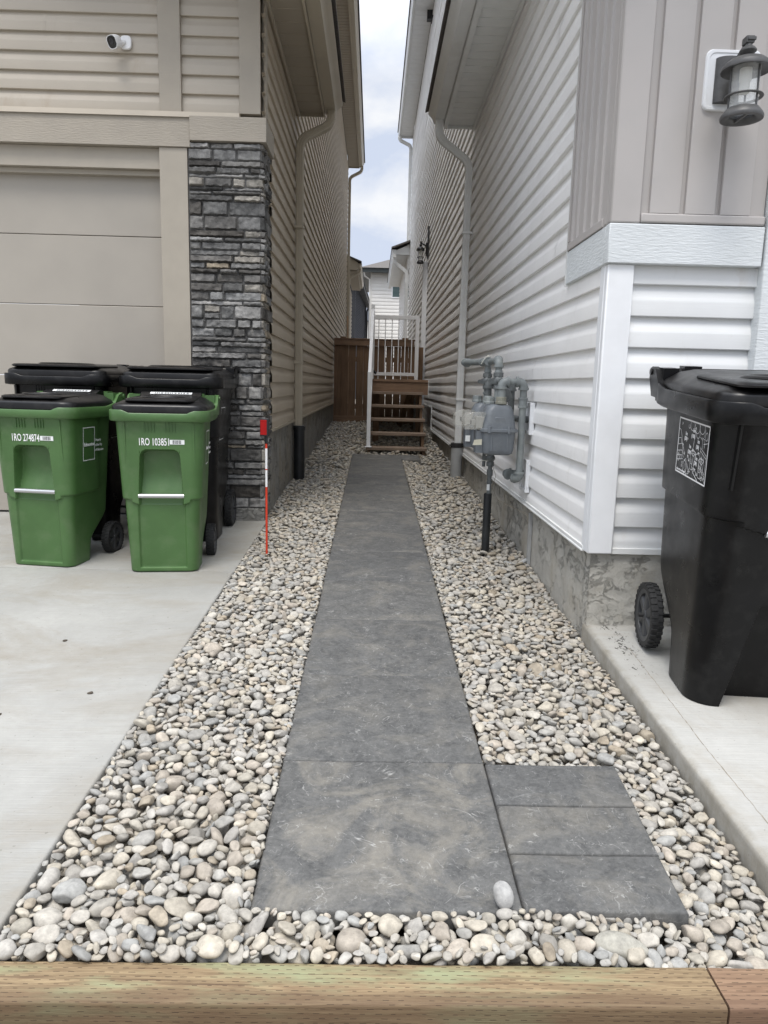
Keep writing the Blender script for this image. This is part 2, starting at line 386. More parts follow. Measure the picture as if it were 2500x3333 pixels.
class MB:
    def __init__(s): s.v, s.f, s.mi = [], [], []
    def add(s, vs, fs, m=0):
        o = len(s.v); s.v.extend([tuple(x) for x in vs]); s.f.extend([tuple(i + o for i in f) for f in fs]); s.mi.extend([m] * len(fs)); return s
    def box(s, x0, x1, y0, y1, z0, z1, m=0):
        return s.add([(x0, y0, z0), (x1, y0, z0), (x1, y1, z0), (x0, y1, z0), (x0, y0, z1), (x1, y0, z1), (x1, y1, z1), (x0, y1, z1)],
                     [(3, 2, 1, 0), (4, 5, 6, 7), (0, 1, 5, 4), (1, 2, 6, 5), (2, 3, 7, 6), (3, 0, 4, 7)], m)
    def bar(s, a, b, w, h, up=(0, 0, 1), m=0):
        a, b = Vector(a), Vector(b); d = (b - a).normalized(); u = Vector(up)
        x = d.cross(u).normalized(); y = x.cross(d).normalized()
        P = [p + x * (sx * w / 2) + y * (sy * h / 2) for p in (a, b) for sx, sy in ((-1, -1), (1, -1), (1, 1), (-1, 1))]
        return s.add(P, [(0, 1, 2, 3), (7, 6, 5, 4), (4, 5, 1, 0), (5, 6, 2, 1), (6, 7, 3, 2), (7, 4, 0, 3)], m)
    def loft(s, rings, m=0, closed=True, cap0=True, cap1=True):
        n = len(rings[0]); o = len(s.v)
        for r in rings: s.v.extend([tuple(p) for p in r])
        k = n if closed else n - 1
        for i in range(len(rings) - 1):
            for j in range(k):
                a = o + i * n + j; b2 = o + i * n + (j + 1) % n
                s.f.append((a, b2, b2 + n, a + n)); s.mi.append(m)
        if cap0: s.f.append(tuple(o + j for j in reversed(range(n)))); s.mi.append(m)
        if cap1: s.f.append(tuple(o + (len(rings) - 1) * n + j for j in range(n))); s.mi.append(m)
        return s
    def tube(s, path, r, n=12, prof=None, up=(0, 0, 1), m=0, cap=True):
        P = [Vector(p) for p in path]; rings = []; ref = Vector(up)
        T0 = (P[1] - P[0]).normalized()
        x = ref.cross(T0)
        if x.length < 1e-3: x = Vector((1, 0, 0)).cross(T0)
        x.normalize()
        for i, p in enumerate(P):
            t = ((P[min(i + 1, len(P) - 1)] - P[i]).normalized() + (P[i] - P[max(i - 1, 0)]).normalized())
            t.normalize()
            x = (x - t * x.dot(t)).normalized(); y = t.cross(x)
            ri = r[i] if isinstance(r, (list, tuple)) else r
            if prof: rings.append([p + x * (a * ri) + y * (b * ri) for a, b in prof])
            else: rings.append([p + (x * math.cos(2 * math.pi * j / n) + y * math.sin(2 * math.pi * j / n)) * ri for j in range(n)])
        return s.loft(rings, m, True, cap, cap)
    def lathe(s, prof, n=24, mtx=None, m=0, cap=False):
        mt = mtx or Matrix.Identity(4)
        rings = [[mt @ Vector((r * math.cos(2 * math.pi * j / n), r * math.sin(2 * math.pi * j / n), z)) for j in range(n)] for r, z in prof]
        return s.loft(rings, m, True, cap, cap)
    def prism(s, poly, fn, d0, d1, m=0):
        n = len(poly)
        return s.loft([[fn(a, b, d0) for a, b in poly], [fn(a, b, d1) for a, b in poly]], m)
    def grid(s, fn, nu, nv, m=0):
        o = len(s.v)
        for j in range(nv + 1):
            for i in range(nu + 1): s.v.append(tuple(fn(i / nu, j / nv)))
        for j in range(nv):
            for i in range(nu):
                a = o + j * (nu + 1) + i; s.f.append((a, a + 1, a + nu + 2, a + nu + 1)); s.mi.append(m)
        return s
    def data(s, name, mats, smooth=35, recalc=True):
        me = bpy.data.meshes.new(name)
        me.from_pydata(s.v, [], s.f)
        if not isinstance(mats, (list, tuple)): mats = [mats]
        for m in mats: me.materials.append(m)
        me.polygons.foreach_set('material_index', s.mi)
        if recalc:
            bm = bmesh.new(); bm.from_mesh(me); bmesh.ops.recalc_face_normals(bm, faces=bm.faces); bm.to_mesh(me); bm.free()
        if smooth:
            me.polygons.foreach_set('use_smooth', [True] * len(me.polygons))
            me.set_sharp_from_angle(angle=rad(smooth))
        me.update()
        return me
    def obj(s, name, mats, parent=None, smooth=35, bevel=0, recalc=True, seg=2):
        return link(name, s.data(name, mats, smooth, recalc), parent, bevel, seg)

def link(name, me, parent=None, bevel=0, seg=2):
    o = bpy.data.objects.new(name, me); COL.objects.link(o)
    if parent is not None:
        o.parent = parent
        if parent.get('world_built'): o.matrix_parent_inverse = Matrix.Translation(parent.location).inverted()
    if bevel:
        b = o.modifiers.new('bevel', 'BEVEL'); b.width = bevel; b.segments = seg; b.limit_method = 'ANGLE'; b.angle_limit = rad(40); b.harden_normals = False
    return o
def sub(o, parent):
    """make o a sub-part of parent, both already in the same space"""
    o.parent = parent
    return o
def tag(o, label, cat, group=None, kind=None):
    o['label'] = label; o['category'] = cat
    if group: o['group'] = group
    if kind: o['kind'] = kind
    return o
def thing(name, label, cat, loc=(0, 0, 0), group=None, world=True, rot=(0, 0, 0)):
    """Empty at the base of a thing; with world=True its parts are modelled in world coordinates"""
    o = bpy.data.objects.new(name, None); COL.objects.link(o)
    o.location = loc; o.rotation_euler = rot; o.empty_display_size = .2
    if world: o['world_built'] = True
    return tag(o, label, cat, group)
def text_data(body, size, xs=1.0, depth=.0004, mname='white_paint', bold=0.0):
    cu = bpy.data.curves.new('lettering', 'FONT'); cu.body = body; cu.size = size; cu.extrude = depth; cu.offset = bold; cu.resolution_u = 3
    to = bpy.data.objects.new('lettering', cu); COL.objects.link(to)
    bpy.context.view_layer.update()
    me = bpy.data.meshes.new_from_object(to.evaluated_get(bpy.context.evaluated_depsgraph_get()))
    bpy.data.objects.remove(to)
    me.transform(Matrix.Diagonal((xs, 1, 1, 1)))
    me.materials.clear(); me.materials.append(M[mname])
    return me
def mesh_to_mb(mb, me, mtx, m=0):
    o = len(mb.v)
    mb.v.extend([tuple(mtx @ v.co) for v in me.vertices])
    for p in me.polygons: mb.f.append(tuple(i + o for i in p.vertices)); mb.mi.append(m)
def zg(y): return .035 * (y - 1.48)
def pad_z(y): return -.065 + .0475 * y
def smooth(a, b, x):
    if a == b: return 1.0 if x >= a else 0.0
    t = max(0.0, min(1.0, (x - a) / (b - a))); return t * t * (3 - 2 * t)
def nz(p, f=1.0, seed=0): return noise.noise(Vector((p[0] * f + seed, p[1] * f + seed * .7, p[2] * f - seed)))
def elbow(a, b, c, r, n=8):
    """points of a rounded bend at b between a and c"""
    a, b, c = Vector(a), Vector(b), Vector(c)
    p, q = b + (a - b).normalized() * r, b + (c - b).normalized() * r
    return [(1 - t) ** 2 * p + 2 * t * (1 - t) * b + t * t * q for t in [i / n for i in range(n + 1)]]

# ------------------------------------------------------------------ ground, drive, pad
mb = MB()
ys = [-400, -60, -4, 1.22, 1.30, 14.5, 30, 70, 600]
zs = [-.6, -.5, -.22, -.165, -.13, .33, .45, .5, .6]
xs = [-600, -60, -12, -.76, 1.0, 12, 60, 600]
mb.grid(lambda u, v: (xs[round(u * 7)], ys[round(v * 8)], zs[round(v * 8)]), 7, 8)
tag(mb.obj('ground', M['soil'], None, 0), 'bare dark soil under the gravel and around the houses', 'ground', kind='structure')

def slab_mesh(x0, x1, ya, yb, zf, th, r=.012, side_noise=0.0):
    """sloped concrete slab with rounded top edges"""
    mb = MB()
    prof = [(0, -th), (0, -r)] + [(r - r * math.cos(rad(a)), -r + r * math.sin(rad(a))) for a in (30, 60, 90)]
    rings = []
    for ins, dz in prof:
        rings.append([(x0 + ins, ya + ins, zf(ya + ins) + dz), (x1 - ins, ya + ins, zf(ya + ins) + dz), (x1 - ins, yb - ins, zf(yb - ins) + dz), (x0 + ins, yb - ins, zf(yb - ins) + dz)])
    mb.loft(rings)
    return mb
mb = slab_mesh(-9, -.775, -6, 4.105, zg, .2, .010)
b2 = slab_mesh(-9, -.775, 4.111, 5.60, zg, .2, .006)
mb.add(b2.v, b2.f)
tag(mb.obj('driveway', M['drive'], None, 40), 'pale concrete driveway slab with a saw-cut joint in front of the garage', 'driveway', kind='structure')
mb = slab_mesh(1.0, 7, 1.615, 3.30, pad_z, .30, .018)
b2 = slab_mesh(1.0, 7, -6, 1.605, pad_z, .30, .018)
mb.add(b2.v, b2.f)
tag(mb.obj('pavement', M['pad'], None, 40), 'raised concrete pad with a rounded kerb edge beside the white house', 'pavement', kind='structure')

def crack(name_parent, pts, zf, w):
    mb = MB(); rs = random.Random(5); P = []
    for (a, b2), (c2, d) in zip(pts[:-1], pts[1:]):
        for k in range(24): P.append((a + (c2 - a) * k / 24 + rs.uniform(-.0015, .0015), b2 + (d - b2) * k / 24))
    for (a, b2), (c2, d) in zip(P[:-1], P[1:]):
        ww = w * rs.uniform(.3, 1.0)
        mb.add([(a - ww, b2, zf(b2) + .0006), (a + ww, b2, zf(b2) + .0006), (c2 + ww, d, zf(d) + .0006), (c2 - ww, d, zf(d) + .0006)], [(0, 1, 2, 3)])
    o = mb.obj('crack', mat('crack_dirt', (.24, .21, .165), .95, .3, 40), name_parent, 0)
crack(bpy.data.objects['pavement'], [(1.115, 3.0), (1.105, 2.6), (1.09, 2.17), (1.088, 1.64)], pad_z, .0016)
# path of dark slabs
PX0, PX1 = -.252, .364
def paver(poly, label, z_off=0.0, tilt=0.0, mname='slab'):
    """one slab, outline poly in plan"""
    cx = sum(p[0] for p in poly) / len(poly); cy = sum(p[1] for p in poly) / len(poly)
    mb = MB(); th = .045
    rings = []
    for ins, dz in ((0, -th), (.0, -.006), (.003, -.001), (.007, 0)):
        ring = []
        m = len(poly)
        for i in range(m):
            p0, p1 = Vector(poly[i]), Vector(poly[(i + 1) % m])
            k = max(1, int((p1 - p0).length / .03))
            for j in range(k):
                q = p0.lerp(p1, j / k)
                d = Vector((cx, cy)) - q
                nn = nz((q.x, q.y, 0), 25) * .0012
                q = q + d.normalized() * (ins * 1.3 + (nn if j else 0))
                ring.append((q.x - cx, q.y - cy, zg(q.y) + dz + z_off + tilt * (q.x - cx) - zg(cy)))
        rings.append(ring)
    mb.loft(rings)
    o = mb.obj('paving_slab', M[mname], None, 50)
    o.location = (cx, cy, zg(cy))
    tag(o, label, 'paving slab', 'dark slabs of the path')
ORD = ['first', 'second', 'third', 'fourth', 'fifth', 'sixth', 'seventh', 'eighth', 'ninth', 'tenth', 'eleventh', 'twelfth']
y = 1.478
for i in range(12):
    L = .628 if i < 6 else .640
    lab = {0: 'large dark slab with tan dusty blotches at the front end of the path'}.get(i, 'dark square slab, %s along the path from the timber edge' % ORD[i])
    j = random.uniform(-.0015, .0015)
    paver([(PX0 + j, y), (PX1 + j, y), (PX1 + j, y + L - .0015), (PX0 + j, y + L - .0015)], lab, random.uniform(-.002, .002), random.uniform(-.002, .002), 'slab' if i else 'slab_dusty')
    y += L
PEND = y
paver([(PX0 + .0, PEND), (.60, PEND), (.60, PEND + .42), (PX0, PEND + .42)], 'wide dark slab lying against the bottom stair tread')
SM = [(1.486, 1.683, .742, .748), (1.688, 1.890, .750, .760), (1.895, 2.105, .762, .770)]
for (a, b_, r0, r1), lab in zip(SM, ('small dark slab nearest the timber edge, beside the large front slab', 'small dark slab in the middle of the three beside the front slab', 'small dark slab furthest from the timber, with pebbles behind it')):
    paver([(.368, a), (r0, a), (r1, b_ - .002), (.368, b_ - .002)], lab, -.003)

# ------------------------------------------------------------------ timber edging
def timber(x0, x1, mname, label):
    mb = MB(); yb, yf, zt, h, r = 1.338, 1.235, -.012, .14, .009
    sec = []
    for cx, cy, a0 in ((yf + r, zt - h + r, 180), (yb - r, zt - h + r, 270), (yb - .006, zt - .006, 0), (yf + r, zt - r, 90)):
        rr = .006 if a0 == 0 else r
        for i in range(5):
            a = rad(a0 + 22.5 * i); sec.append((cx + rr * math.cos(a), cy + rr * math.sin(a)))
    n = max(2, int((x1 - x0) / .02)); rings = []
    for i in range(n + 1):
        x = x0 + (x1 - x0) * i / n
        rings.append([(x, a + nz((x, a, b2), 9) * .0022, b2 + nz((x * .6, a * 3, b2 * 3), 7, 5) * .0022) for a, b2 in sec])
    mb.loft(rings)
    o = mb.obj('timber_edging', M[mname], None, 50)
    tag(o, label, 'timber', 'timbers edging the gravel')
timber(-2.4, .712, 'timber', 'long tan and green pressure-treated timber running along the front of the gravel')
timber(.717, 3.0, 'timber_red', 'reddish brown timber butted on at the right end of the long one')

# ------------------------------------------------------------------ siding
def siding(name, parent, axis, c, u0, u1, z0, z1, zref, e, sgn, m, wav=0.0, du=.45):
    prof = []
    k0 = int(math.floor((z0 - zref) / e)) - 1
    k1 = int(math.ceil((z1 - zref) / e)) + 1
    raw = []
    for k in range(k0, k1):
        zb = zref + k * e
        raw += [(zb, .0185), (zb + .003, .0205), (zb + .47 * e, .0192), (zb + .52 * e, .0178), (zb + .60 * e, .0138), (zb + .72 * e, .0078), (zb + .84 * e, .0035), (zb + e - .0006, .0012)]
    for i, (z, o) in enumerate(raw):
        if z0 <= z <= z1: prof.append((z, o))
        elif i + 1 < len(raw) and z < z0 < raw[i + 1][0]:
            t = (z0 - z) / (raw[i + 1][0] - z); prof.append((z0, o + t * (raw[i + 1][1] - o)))
        elif z > z1:
            zp, op = raw[i - 1]
            if zp < z1: t = (z1 - zp) / (z - zp); prof.append((z1, op + t * (o - op)))
            break
    nu = max(1, int(round((u1 - u0) / du))) if wav else 1
    rings = []
    for i in range(nu + 1):
        u = u0 + (u1 - u0) * i / nu; ring = []
        for z, o in prof:
            k = math.floor((z - zref + 1e-4) / e)
            w = wav * (noise.noise(Vector((u * .9, k * .8, c * 3))) + .6 * noise.noise(Vector((u * 2.1, k * 1.7, 7)))) if wav else 0
            d = c + sgn * (o - .0205 + w * .5)
            ring.append((d, u, z + w) if axis == 'y' else (u, d, z + w))
        rings.append(ring)
    mb = MB(); mb.loft(rings, 0, False, False, False)
    rs = random.Random(int(abs(c * 1000) + u0 * 10 + z0 * 7))
    for k in range(k0 + 1, k1 - 1):
        zb = zref + k * e
        if zb < z0 or zb + e > z1: continue
        for _ in range(max(1, int((u1 - u0) / 4)) if u1 - u0 > 1.2 else 0):
            if rs.random() < .45: continue
            u = rs.uniform(u0 + .1, u1 - .1); seam = []
            for uu in (u, u + .018, u + .022):
                w = wav * (noise.noise(Vector((uu * .9, k * .8, c * 3))) + .6 * noise.noise(Vector((uu * 2.1, k * 1.7, 7)))) if wav else 0
                lift = .0016 if uu < u + .02 else 0
                pr = [(zb + .003, .0205), (zb + .47 * e, .0192), (zb + .52 * e, .0178), (zb + .60 * e, .0138), (zb + .72 * e, .0078), (zb + .84 * e, .0035), (zb + e - .004, .0014)]
                seam.append([((c + sgn * (o + lift - .0205 + w * .5), uu, z + w) if axis == 'y' else (uu, c + sgn * (o + lift - .0205 + w * .5), z + w)) for z, o in pr])
            mb.loft(seam, 0, False, False, False)
    return mb.obj(name, m, parent, 28)

# ------------------------------------------------------------------ downspouts, gutters
def downspout(parent, pts, mname, r=.036, up=(1, 0, 0), name='downspout'):
    """square section pipe through pts with crimped bends, strap seams"""
    mb = MB(); P = [Vector(p) for p in pts]; path = [P[0]]; rr = [r]
    for i in range(1, len(P) - 1):
        bend = elbow(P[i - 1], P[i], P[i + 1], .085, 18)
        for j, q in enumerate(bend): path.append(q); rr.append(r * (1.06 if j % 2 else .985))
    path.append(P[-1]); rr.append(r)
    # square profile with two flutes per face
    prof = []
    base = [(-1, -.8), (1, -.8), (1, .8), (-1, .8)]
    for i in range(4):
        a, b2 = base[i], base[(i + 1) % 4]; nx, ny = (b2[1] - a[1]), -(b2[0] - a[0]); L = math.hypot(nx, ny); nx /= L; ny /= L
        for t, o in ((.06, 0), (.28, 0), (.31, -.07), (.36, -.07), (.39, 0), (.61, 0), (.64, -.07), (.69, -.07), (.72, 0), (.94, 0)):
            prof.append((a[0] + (b2[0] - a[0]) * t + nx * o, a[1] + (b2[1] - a[1]) * t + ny * o))
    mb.tube(path, rr, prof=prof, up=up)
    return mb.obj(name, M[mname], parent, 40)
def gutter(parent, sx, x_in, x_out, zb, h, y0, y1, mname):
    """K-style gutter along y; sx = direction pointing out"""
    w = x_out - x_in
    sec = [(0, h), (0, 0), (.62 * w, 0), (.64 * w, .012), (.70 * w, .35 * h), (.80 * w, .52 * h), (.93 * w, .66 * h), (w, .80 * h), (w, h), (.9 * w, h), (.9 * w, h - .012), (.05 * w, h - .012)]
    mb = MB(); mb.loft([[(x_in + a, yy, zb + b2) for a, b2 in sec] for yy in (y0, y1)])
    return mb.obj('gutter', M[mname], parent, 25)
def soffit(parent, xa, xb, z, y0, y1, mname, pitch=.1, name='soffit', groove=.006):
    """ribbed soffit panels across the eave"""
    mb = MB(); n = int((y1 - y0) / pitch); rings = []
    for i in range(n):
        a = y0 + i * pitch
        for dy, dz in ((0, 0), (pitch - .012, 0), (pitch - .011, groove), (pitch - .001, groove)):
            rings.append([(xa, a + dy, z + dz), (xb, a + dy, z + dz)])
    mb.loft(rings, 0, False, False, False)
    mb.box(min(xa, xb), max(xa, xb), y0, y1, z + .012, z + .02)
    return mb.obj(name, M[mname], parent, 20)

# ------------------------------------------------------------------ BEIGE HOUSE (left)
XL = -.785
H1 = thing('beige_house', 'beige vinyl-sided house with a stone veneer column and a plain garage door', 'house', (-4, 8, .15))
FY = 5.45
EL = .1215
siding('siding', H1, 'y', XL, 5.80, 20.8, .80, 6.85, .80, EL, 1, M['beige_y'], .0025)
siding('siding', H1, 'y', XL, 5.44, 5.80, 2.945, 3.85, .80, EL, 1, M['beige_y'])
siding('siding', H1, 'x', FY + .012, -7, -1.498, 2.955, 5.2, 2.968, EL, -1, M['beige_x'])
siding('siding', H1, 'x', FY + .012, -1.350, -.956, 2.955, 5.2, 2.968, EL, -1, M['beige_x'])
mb = MB(); mb.box(-7, XL - .03, FY + .05, FY + .12, 2.7, 5.4); mb.box(XL - .10, XL - .022, FY + .05, 20.78, .1, 6.9); mb.box(-8, XL - .1, 20.7, 20.78, .1, 6.9); mb.box(-8, XL - .1, 7.7, 7.78, 3.6, 6.9)
mb.obj('wall', M['beige_smooth'], H1, 0)
for x0, x1 in ((-1.498, -1.350), (-.956, -.812)):
    mb = MB(); mb.box(x0, x1, FY - .012, FY + .05, 2.965, 5.2)
    if x0 > -1: mb.box(XL - .12, XL + .006, FY + .05, FY + .10, 2.965, 3.80)
    mb.obj('trim_board', M['beige_trim'], H1, 35, .002)
mb = MB(); mb.box(-7, -1.294, FY - .028, FY + .05, 2.738, 2.938); mb.obj('lintel_board', M['beige_grain'], H1, 35, .002)
mb = MB(); mb.box(-1.291, XL + .016, FY - .045, FY + .35, 2.778, 2.934); mb.obj('lintel_board', M['beige_grain'], H1, 35, .002)
mb = MB(); mb.box(-7, -.952, FY - .042, FY + .02, 2.941, 2.958); mb.box(-7, -.952, FY - .042, FY - .038, 2.925, 2.941)
mb.obj('drip_cap', mat('cap_cream', (.55, .49, .40), .45, .04), H1, 35)
mb = MB(); mb.box(-1.508, -1.317, FY - .015, FY + .14, .12, 2.736); mb.obj('door_jamb', M['beige_smooth'], H1, 35, .002)
mb = MB(); mb.box(-7, -1.508, FY + .02, FY + .14, 2.60, 2.737); mb.box(-7, -1.5085, FY + .06, FY + .13, 2.565, 2.60); mb.obj('door_header', M['beige_smooth'], H1, 35, .003)
# garage door with four panels
mb = MB(); gz = [.155, .655, 1.172, 1.682, 2.165, 2.60]
for a, b2 in zip(gz[:-1], gz[1:]):
    mb.box(-4.3, -1.512, FY + .11, FY + .15, a + .0025, b2 - .0025)
gd = mb.obj('garage_door', M['door_beige'], H1, 35, .003)
mb = MB(); mb.box(-4.3, -1.512, FY + .115, FY + .15, .125, .1515); mb.obj('door_seal', M['rubber'], gd, 35)
# foundation
mb = MB()
mb.grid(lambda u, v: (XL - .018 + nz((0, u * 15, v), 6) * .004, 5.80 + 15 * u, -.05 + .87 * v), 160, 10)
mb.obj('foundation', M['parge_l'], H1, 60)
mb = MB(); mb.box(XL - .02, XL + .012, 5.8, 20.8, .785, .806); mb.obj('starter_strip', M['beige_metal'], H1, 35)
# stone veneer: rows of ledge stone on two faces
def ledgestone():
    V, F, C = [], [], []
    rs = random.Random(11)
    def tone():
        k = rs.random()
        if k < .04: return (.34, .29, .225)
        if k < .14: return (.33, .31, .28)
        g = rs.choice([rs.uniform(.07, .16), rs.uniform(.14, .24), rs.uniform(.2, .34)]); w = rs.uniform(.0, .022)
        return (g + w * .7, g + w * .35, g)
    def stone(org, U, Vv, N, w, h, dep):
        nu, nv = max(8, int(w / .009)), max(6, int(h / .008))
        o = len(V); sd_ = rs.uniform(0, 99); t = tone(); tilt = rs.uniform(-.10, .10); tl2 = rs.uniform(-.12, .12)
        for j in range(nv + 1):
            for i in range(nu + 1):
                a, b2 = i / nu, j / nv
                eu = min(a, 1 - a) * w; ev = min(b2, 1 - b2) * h
                edge = smooth(0, .006, eu) * smooth(0, .006, ev)
                wob = nz((a * w, b2 * h, sd_), 75, sd_) * .0035 + nz((a * w, b2 * h * 1.6, sd_), 24, sd_) * .008
                d = -.007 + edge * (dep + .007 + wob + tilt * (a - .5) * .12 + tl2 * (b2 - .5) * .08)
                je = nz((a * w * 2, b2 * h * 2, sd_ + 3), 26) * .006
                V.append(org + U * (a * w + (je if j in (0, nv) else 0) * 0) + Vv * (b2 * h + je * (1 if 0 < b2 < 1 else .7)) + N * d)
                C.append(t)
        for j in range(nv):
            for i in range(nu):
                a = o + j * (nu + 1) + i; F.append((a, a + 1, a + nu + 2, a + nu + 1))
    z = .235; ztop = 2.772
    x0, x1 = -1.313, -.806
    ya, yb = FY - .012, 5.80
    row = 0
    while z < ztop - .02:
        h = rs.choice([.026, .032, .036, .042, .048, .055, .062, .075, .095])
        if ztop - z - h < .03: h = ztop - z
        lo = -.06 if row % 2 else 0
        x = x0
        while x < x1 - .01:
            w = rs.uniform(.09, .34) * (1.2 if h < .05 else .85)
            if x1 - x - w < .07: w = x1 - x
            if h > .085 and rs.random() < .25 and w > .1:
                hh = h * rs.uniform(.4, .6)
                stone(Vector((x + .002, FY - .005, z + .0015)), Vector((1, 0, 0)), Vector((0, 0, 1)), Vector((0, -1, 0)), w - .004, hh - .003, rs.uniform(.012, .028))
                stone(Vector((x + .002, FY - .005, z + hh + .002)), Vector((1, 0, 0)), Vector((0, 0, 1)), Vector((0, -1, 0)), w - .004, h - hh - .003, rs.uniform(.012, .028))
            else:
                stone(Vector((x + .002, FY - .005, z + .0015)), Vector((1, 0, 0)), Vector((0, 0, 1)), Vector((0, -1, 0)), w - .004, h - .003, rs.uniform(.006, .034))
            x += w
        yy = FY - .020
        while yy < yb - .01:
            w = rs.uniform(.08, .2)
            if yb - yy - w < .06: w = yb - yy
            stone(Vector((x1 - .012, yy + .003, z + .002)), Vector((0, 1, 0)), Vector((0, 0, 1)), Vector((1, 0, 0)), w - .004, h - .003, rs.uniform(.014, .034))
            yy += w
        z += h; row += 1
    me = bpy.data.meshes.new('stone_veneer'); me.from_pydata([tuple(v) for v in V], [], F)
    at = me.color_attributes.new('tone', 'FLOAT_COLOR', 'POINT')
    at.data.foreach_set('color', np.array([c + (1,) for c in C], dtype=np.float32).ravel())
    me.materials.append(M['ledge']); me.polygons.foreach_set('use_smooth', [True] * len(me.polygons)); me.set_sharp_from_angle(angle=rad(50))
    o = link('stone_veneer', me, H1)
    mb = MB(); mb.box(-1.316, -.812, FY - .004, 5.80, .10, 2.776)
    mb.obj('mortar_backing', M['mortar'], o, 0); 
    mb = MB(); mb.box(-1.30, -.796, FY - .016, 5.805, .0, .232); mb.obj('concrete_base', M['parge_l'], o, 0, .006)
ledgestone()
# low eave
LZ, LE = 3.725, 7.68
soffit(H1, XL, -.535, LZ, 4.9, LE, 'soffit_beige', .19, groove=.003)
mb = MB(); mb.box(-.54, -.522, 4.9, LE + .005, LZ - .025, LZ + .17); mb.box(XL + .002, XL + .022, 5.4, LE, LZ - .03, LZ - .002); mb.box(-.9, -.522, LE, LE + .02, LZ - .02, LZ + .17); mb.obj('fascia', M['beige_metal'], H1, 35, .002)
gutter(H1, 1, -.520, -.357, LZ + .0, .105, 4.9, LE, 'beige_metal')
downspout(H1, [(-.455, 7.57, 3.73), (-.455, 7.57, 3.60), (-.742, 7.45, 3.42), (-.742, 7.45, 3.2), (-.742, 7.42, .70)], 'beige_metal', .036, (0, 1, 0))
for z in (2.62, 1.35):
    mb = MB(); mb.box(XL, -.700, 7.385, 7.480, z, z + .022); mb.obj('downspout_strap', M['beige_metal'], H1, 35, .002)
mb = MB(); mb.loft([[(-.33, y_, LZ + .12), (-.33, y_, LZ + .15), (-4.2, y_, LZ + 1.75), (-4.2, y_, LZ + 1.72)] for y_ in (4.8, LE + .03)]); mb.obj('roof', M['shingle'], H1, 0)
# high eave
HZ = 6.85
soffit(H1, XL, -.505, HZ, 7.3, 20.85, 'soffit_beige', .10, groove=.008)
mb = MB(); mb.box(-.512, -.496, 7.3, 20.87, HZ - .02, HZ + .17); mb.box(-1.2, -.496, 20.87, 20.89, HZ - .02, HZ + .17); mb.obj('fascia', M['beige_metal'], H1, 35)
gutter(H1, 1, -.494, -.375, HZ, .12, 7.3, 20.9, 'beige_metal')
downspout(H1, [(-.43, 20.75, 6.86), (-.43, 20.75, 6.72), (-.745, 20.72, 6.55), (-.745, 20.72, 6.3), (-.745, 20.72, .6)], 'beige_metal', .036, (0, 1, 0))
mb = MB(); mb.loft([[(-.35, y_, HZ + .13), (-.35, y_, HZ + .16), (-4.8, y_, HZ + 2.0), (-4.8, y_, HZ + 1.97)] for y_ in (7.2, 20.95)]); mb.obj('roof', M['shingle'], H1, 0)
# rear bump-out with its own little eave
siding('siding', H1, 'y', XL - .0, 20.9, 25.5, .8, 4.1, .80, EL, 1, M['beige_y'])
mb = MB()
mb.loft([[(-.80, y_, 4.63), (-.80, y_, 4.28), (-.51, y_, 4.26), (-.51, y_, 4.47)] for y_ in (21.1, 25.6)])
mb.obj('fascia', M['beige_metal'], H1, 0)
gutter(H1, 1, -.508, -.40, 4.33, .12, 21.1, 25.6, 'beige_metal')
soffit(H1, XL, -.51, 4.245, 21.12, 25.5, 'soffit_beige', .1)
mb = MB(); mb.loft([[(-.40, y_, 4.46), (-.40, y_, 4.49), (-2.2, y_, 5.2), (-2.2, y_, 5.17)] for y_ in (21.0, 25.7)]); mb.obj('roof', M['shingle'], H1, 0)
downspout(H1, [(-.45, 21.3, 4.34), (-.45, 21.3, 4.22), (-.745, 21.25, 4.08), (-.745, 21.25, 3.8), (-.745, 21.25, .6)], 'beige_metal', .034, (0, 1, 0))

# black stand pipe that takes the beige downspout
t = thing('drain_pipe', 'black plastic stand pipe rising from the gravel under the beige downspout', 'drain pipe', (-.737, 7.42, .15))
mb = MB(); mb.lathe([(.056, .05), (.056, .70), (.062, .70), (.062, .735), (.050, .737), (.050, .60)], 28, Matrix.Translation((-.735, 7.42, 0))); mb.obj('pipe', M['abs_black'], t, 40)
mb = MB(); mb.box(-.79, -.682, 7.36, 7.48, .735, .745); mb.obj('adapter', M['abs_black'], t, 35, .003)

# ------------------------------------------------------------------ WHITE HOUSE (right)
XR = .985
ER = .132
H2 = thing('white_house', 'white vinyl-sided house with taupe board-and-batten above a pale blue band', 'house', (4, 10, .1))
RY = 3.25
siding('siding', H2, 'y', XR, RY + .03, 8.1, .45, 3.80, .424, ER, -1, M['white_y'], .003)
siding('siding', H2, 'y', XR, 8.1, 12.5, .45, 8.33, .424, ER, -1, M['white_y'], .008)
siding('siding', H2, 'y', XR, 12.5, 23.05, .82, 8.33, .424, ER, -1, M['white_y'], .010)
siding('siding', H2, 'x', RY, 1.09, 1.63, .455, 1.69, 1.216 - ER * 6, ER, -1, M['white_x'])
mb = MB(); mb.box(XR + .06, XR + .1, RY + .10, 23.0, -.1, 8.4); mb.box(XR + .1, 9, RY + .06, RY + .1, -.1, 5.2); mb.box(XR + .1, 9, 22.9, 23.0, .1, 8.4); mb.box(XR + .1, 9, 8.12, 8.2, 3.5, 8.4)
mb.obj('wall', M['white_trim'], H2, 0)
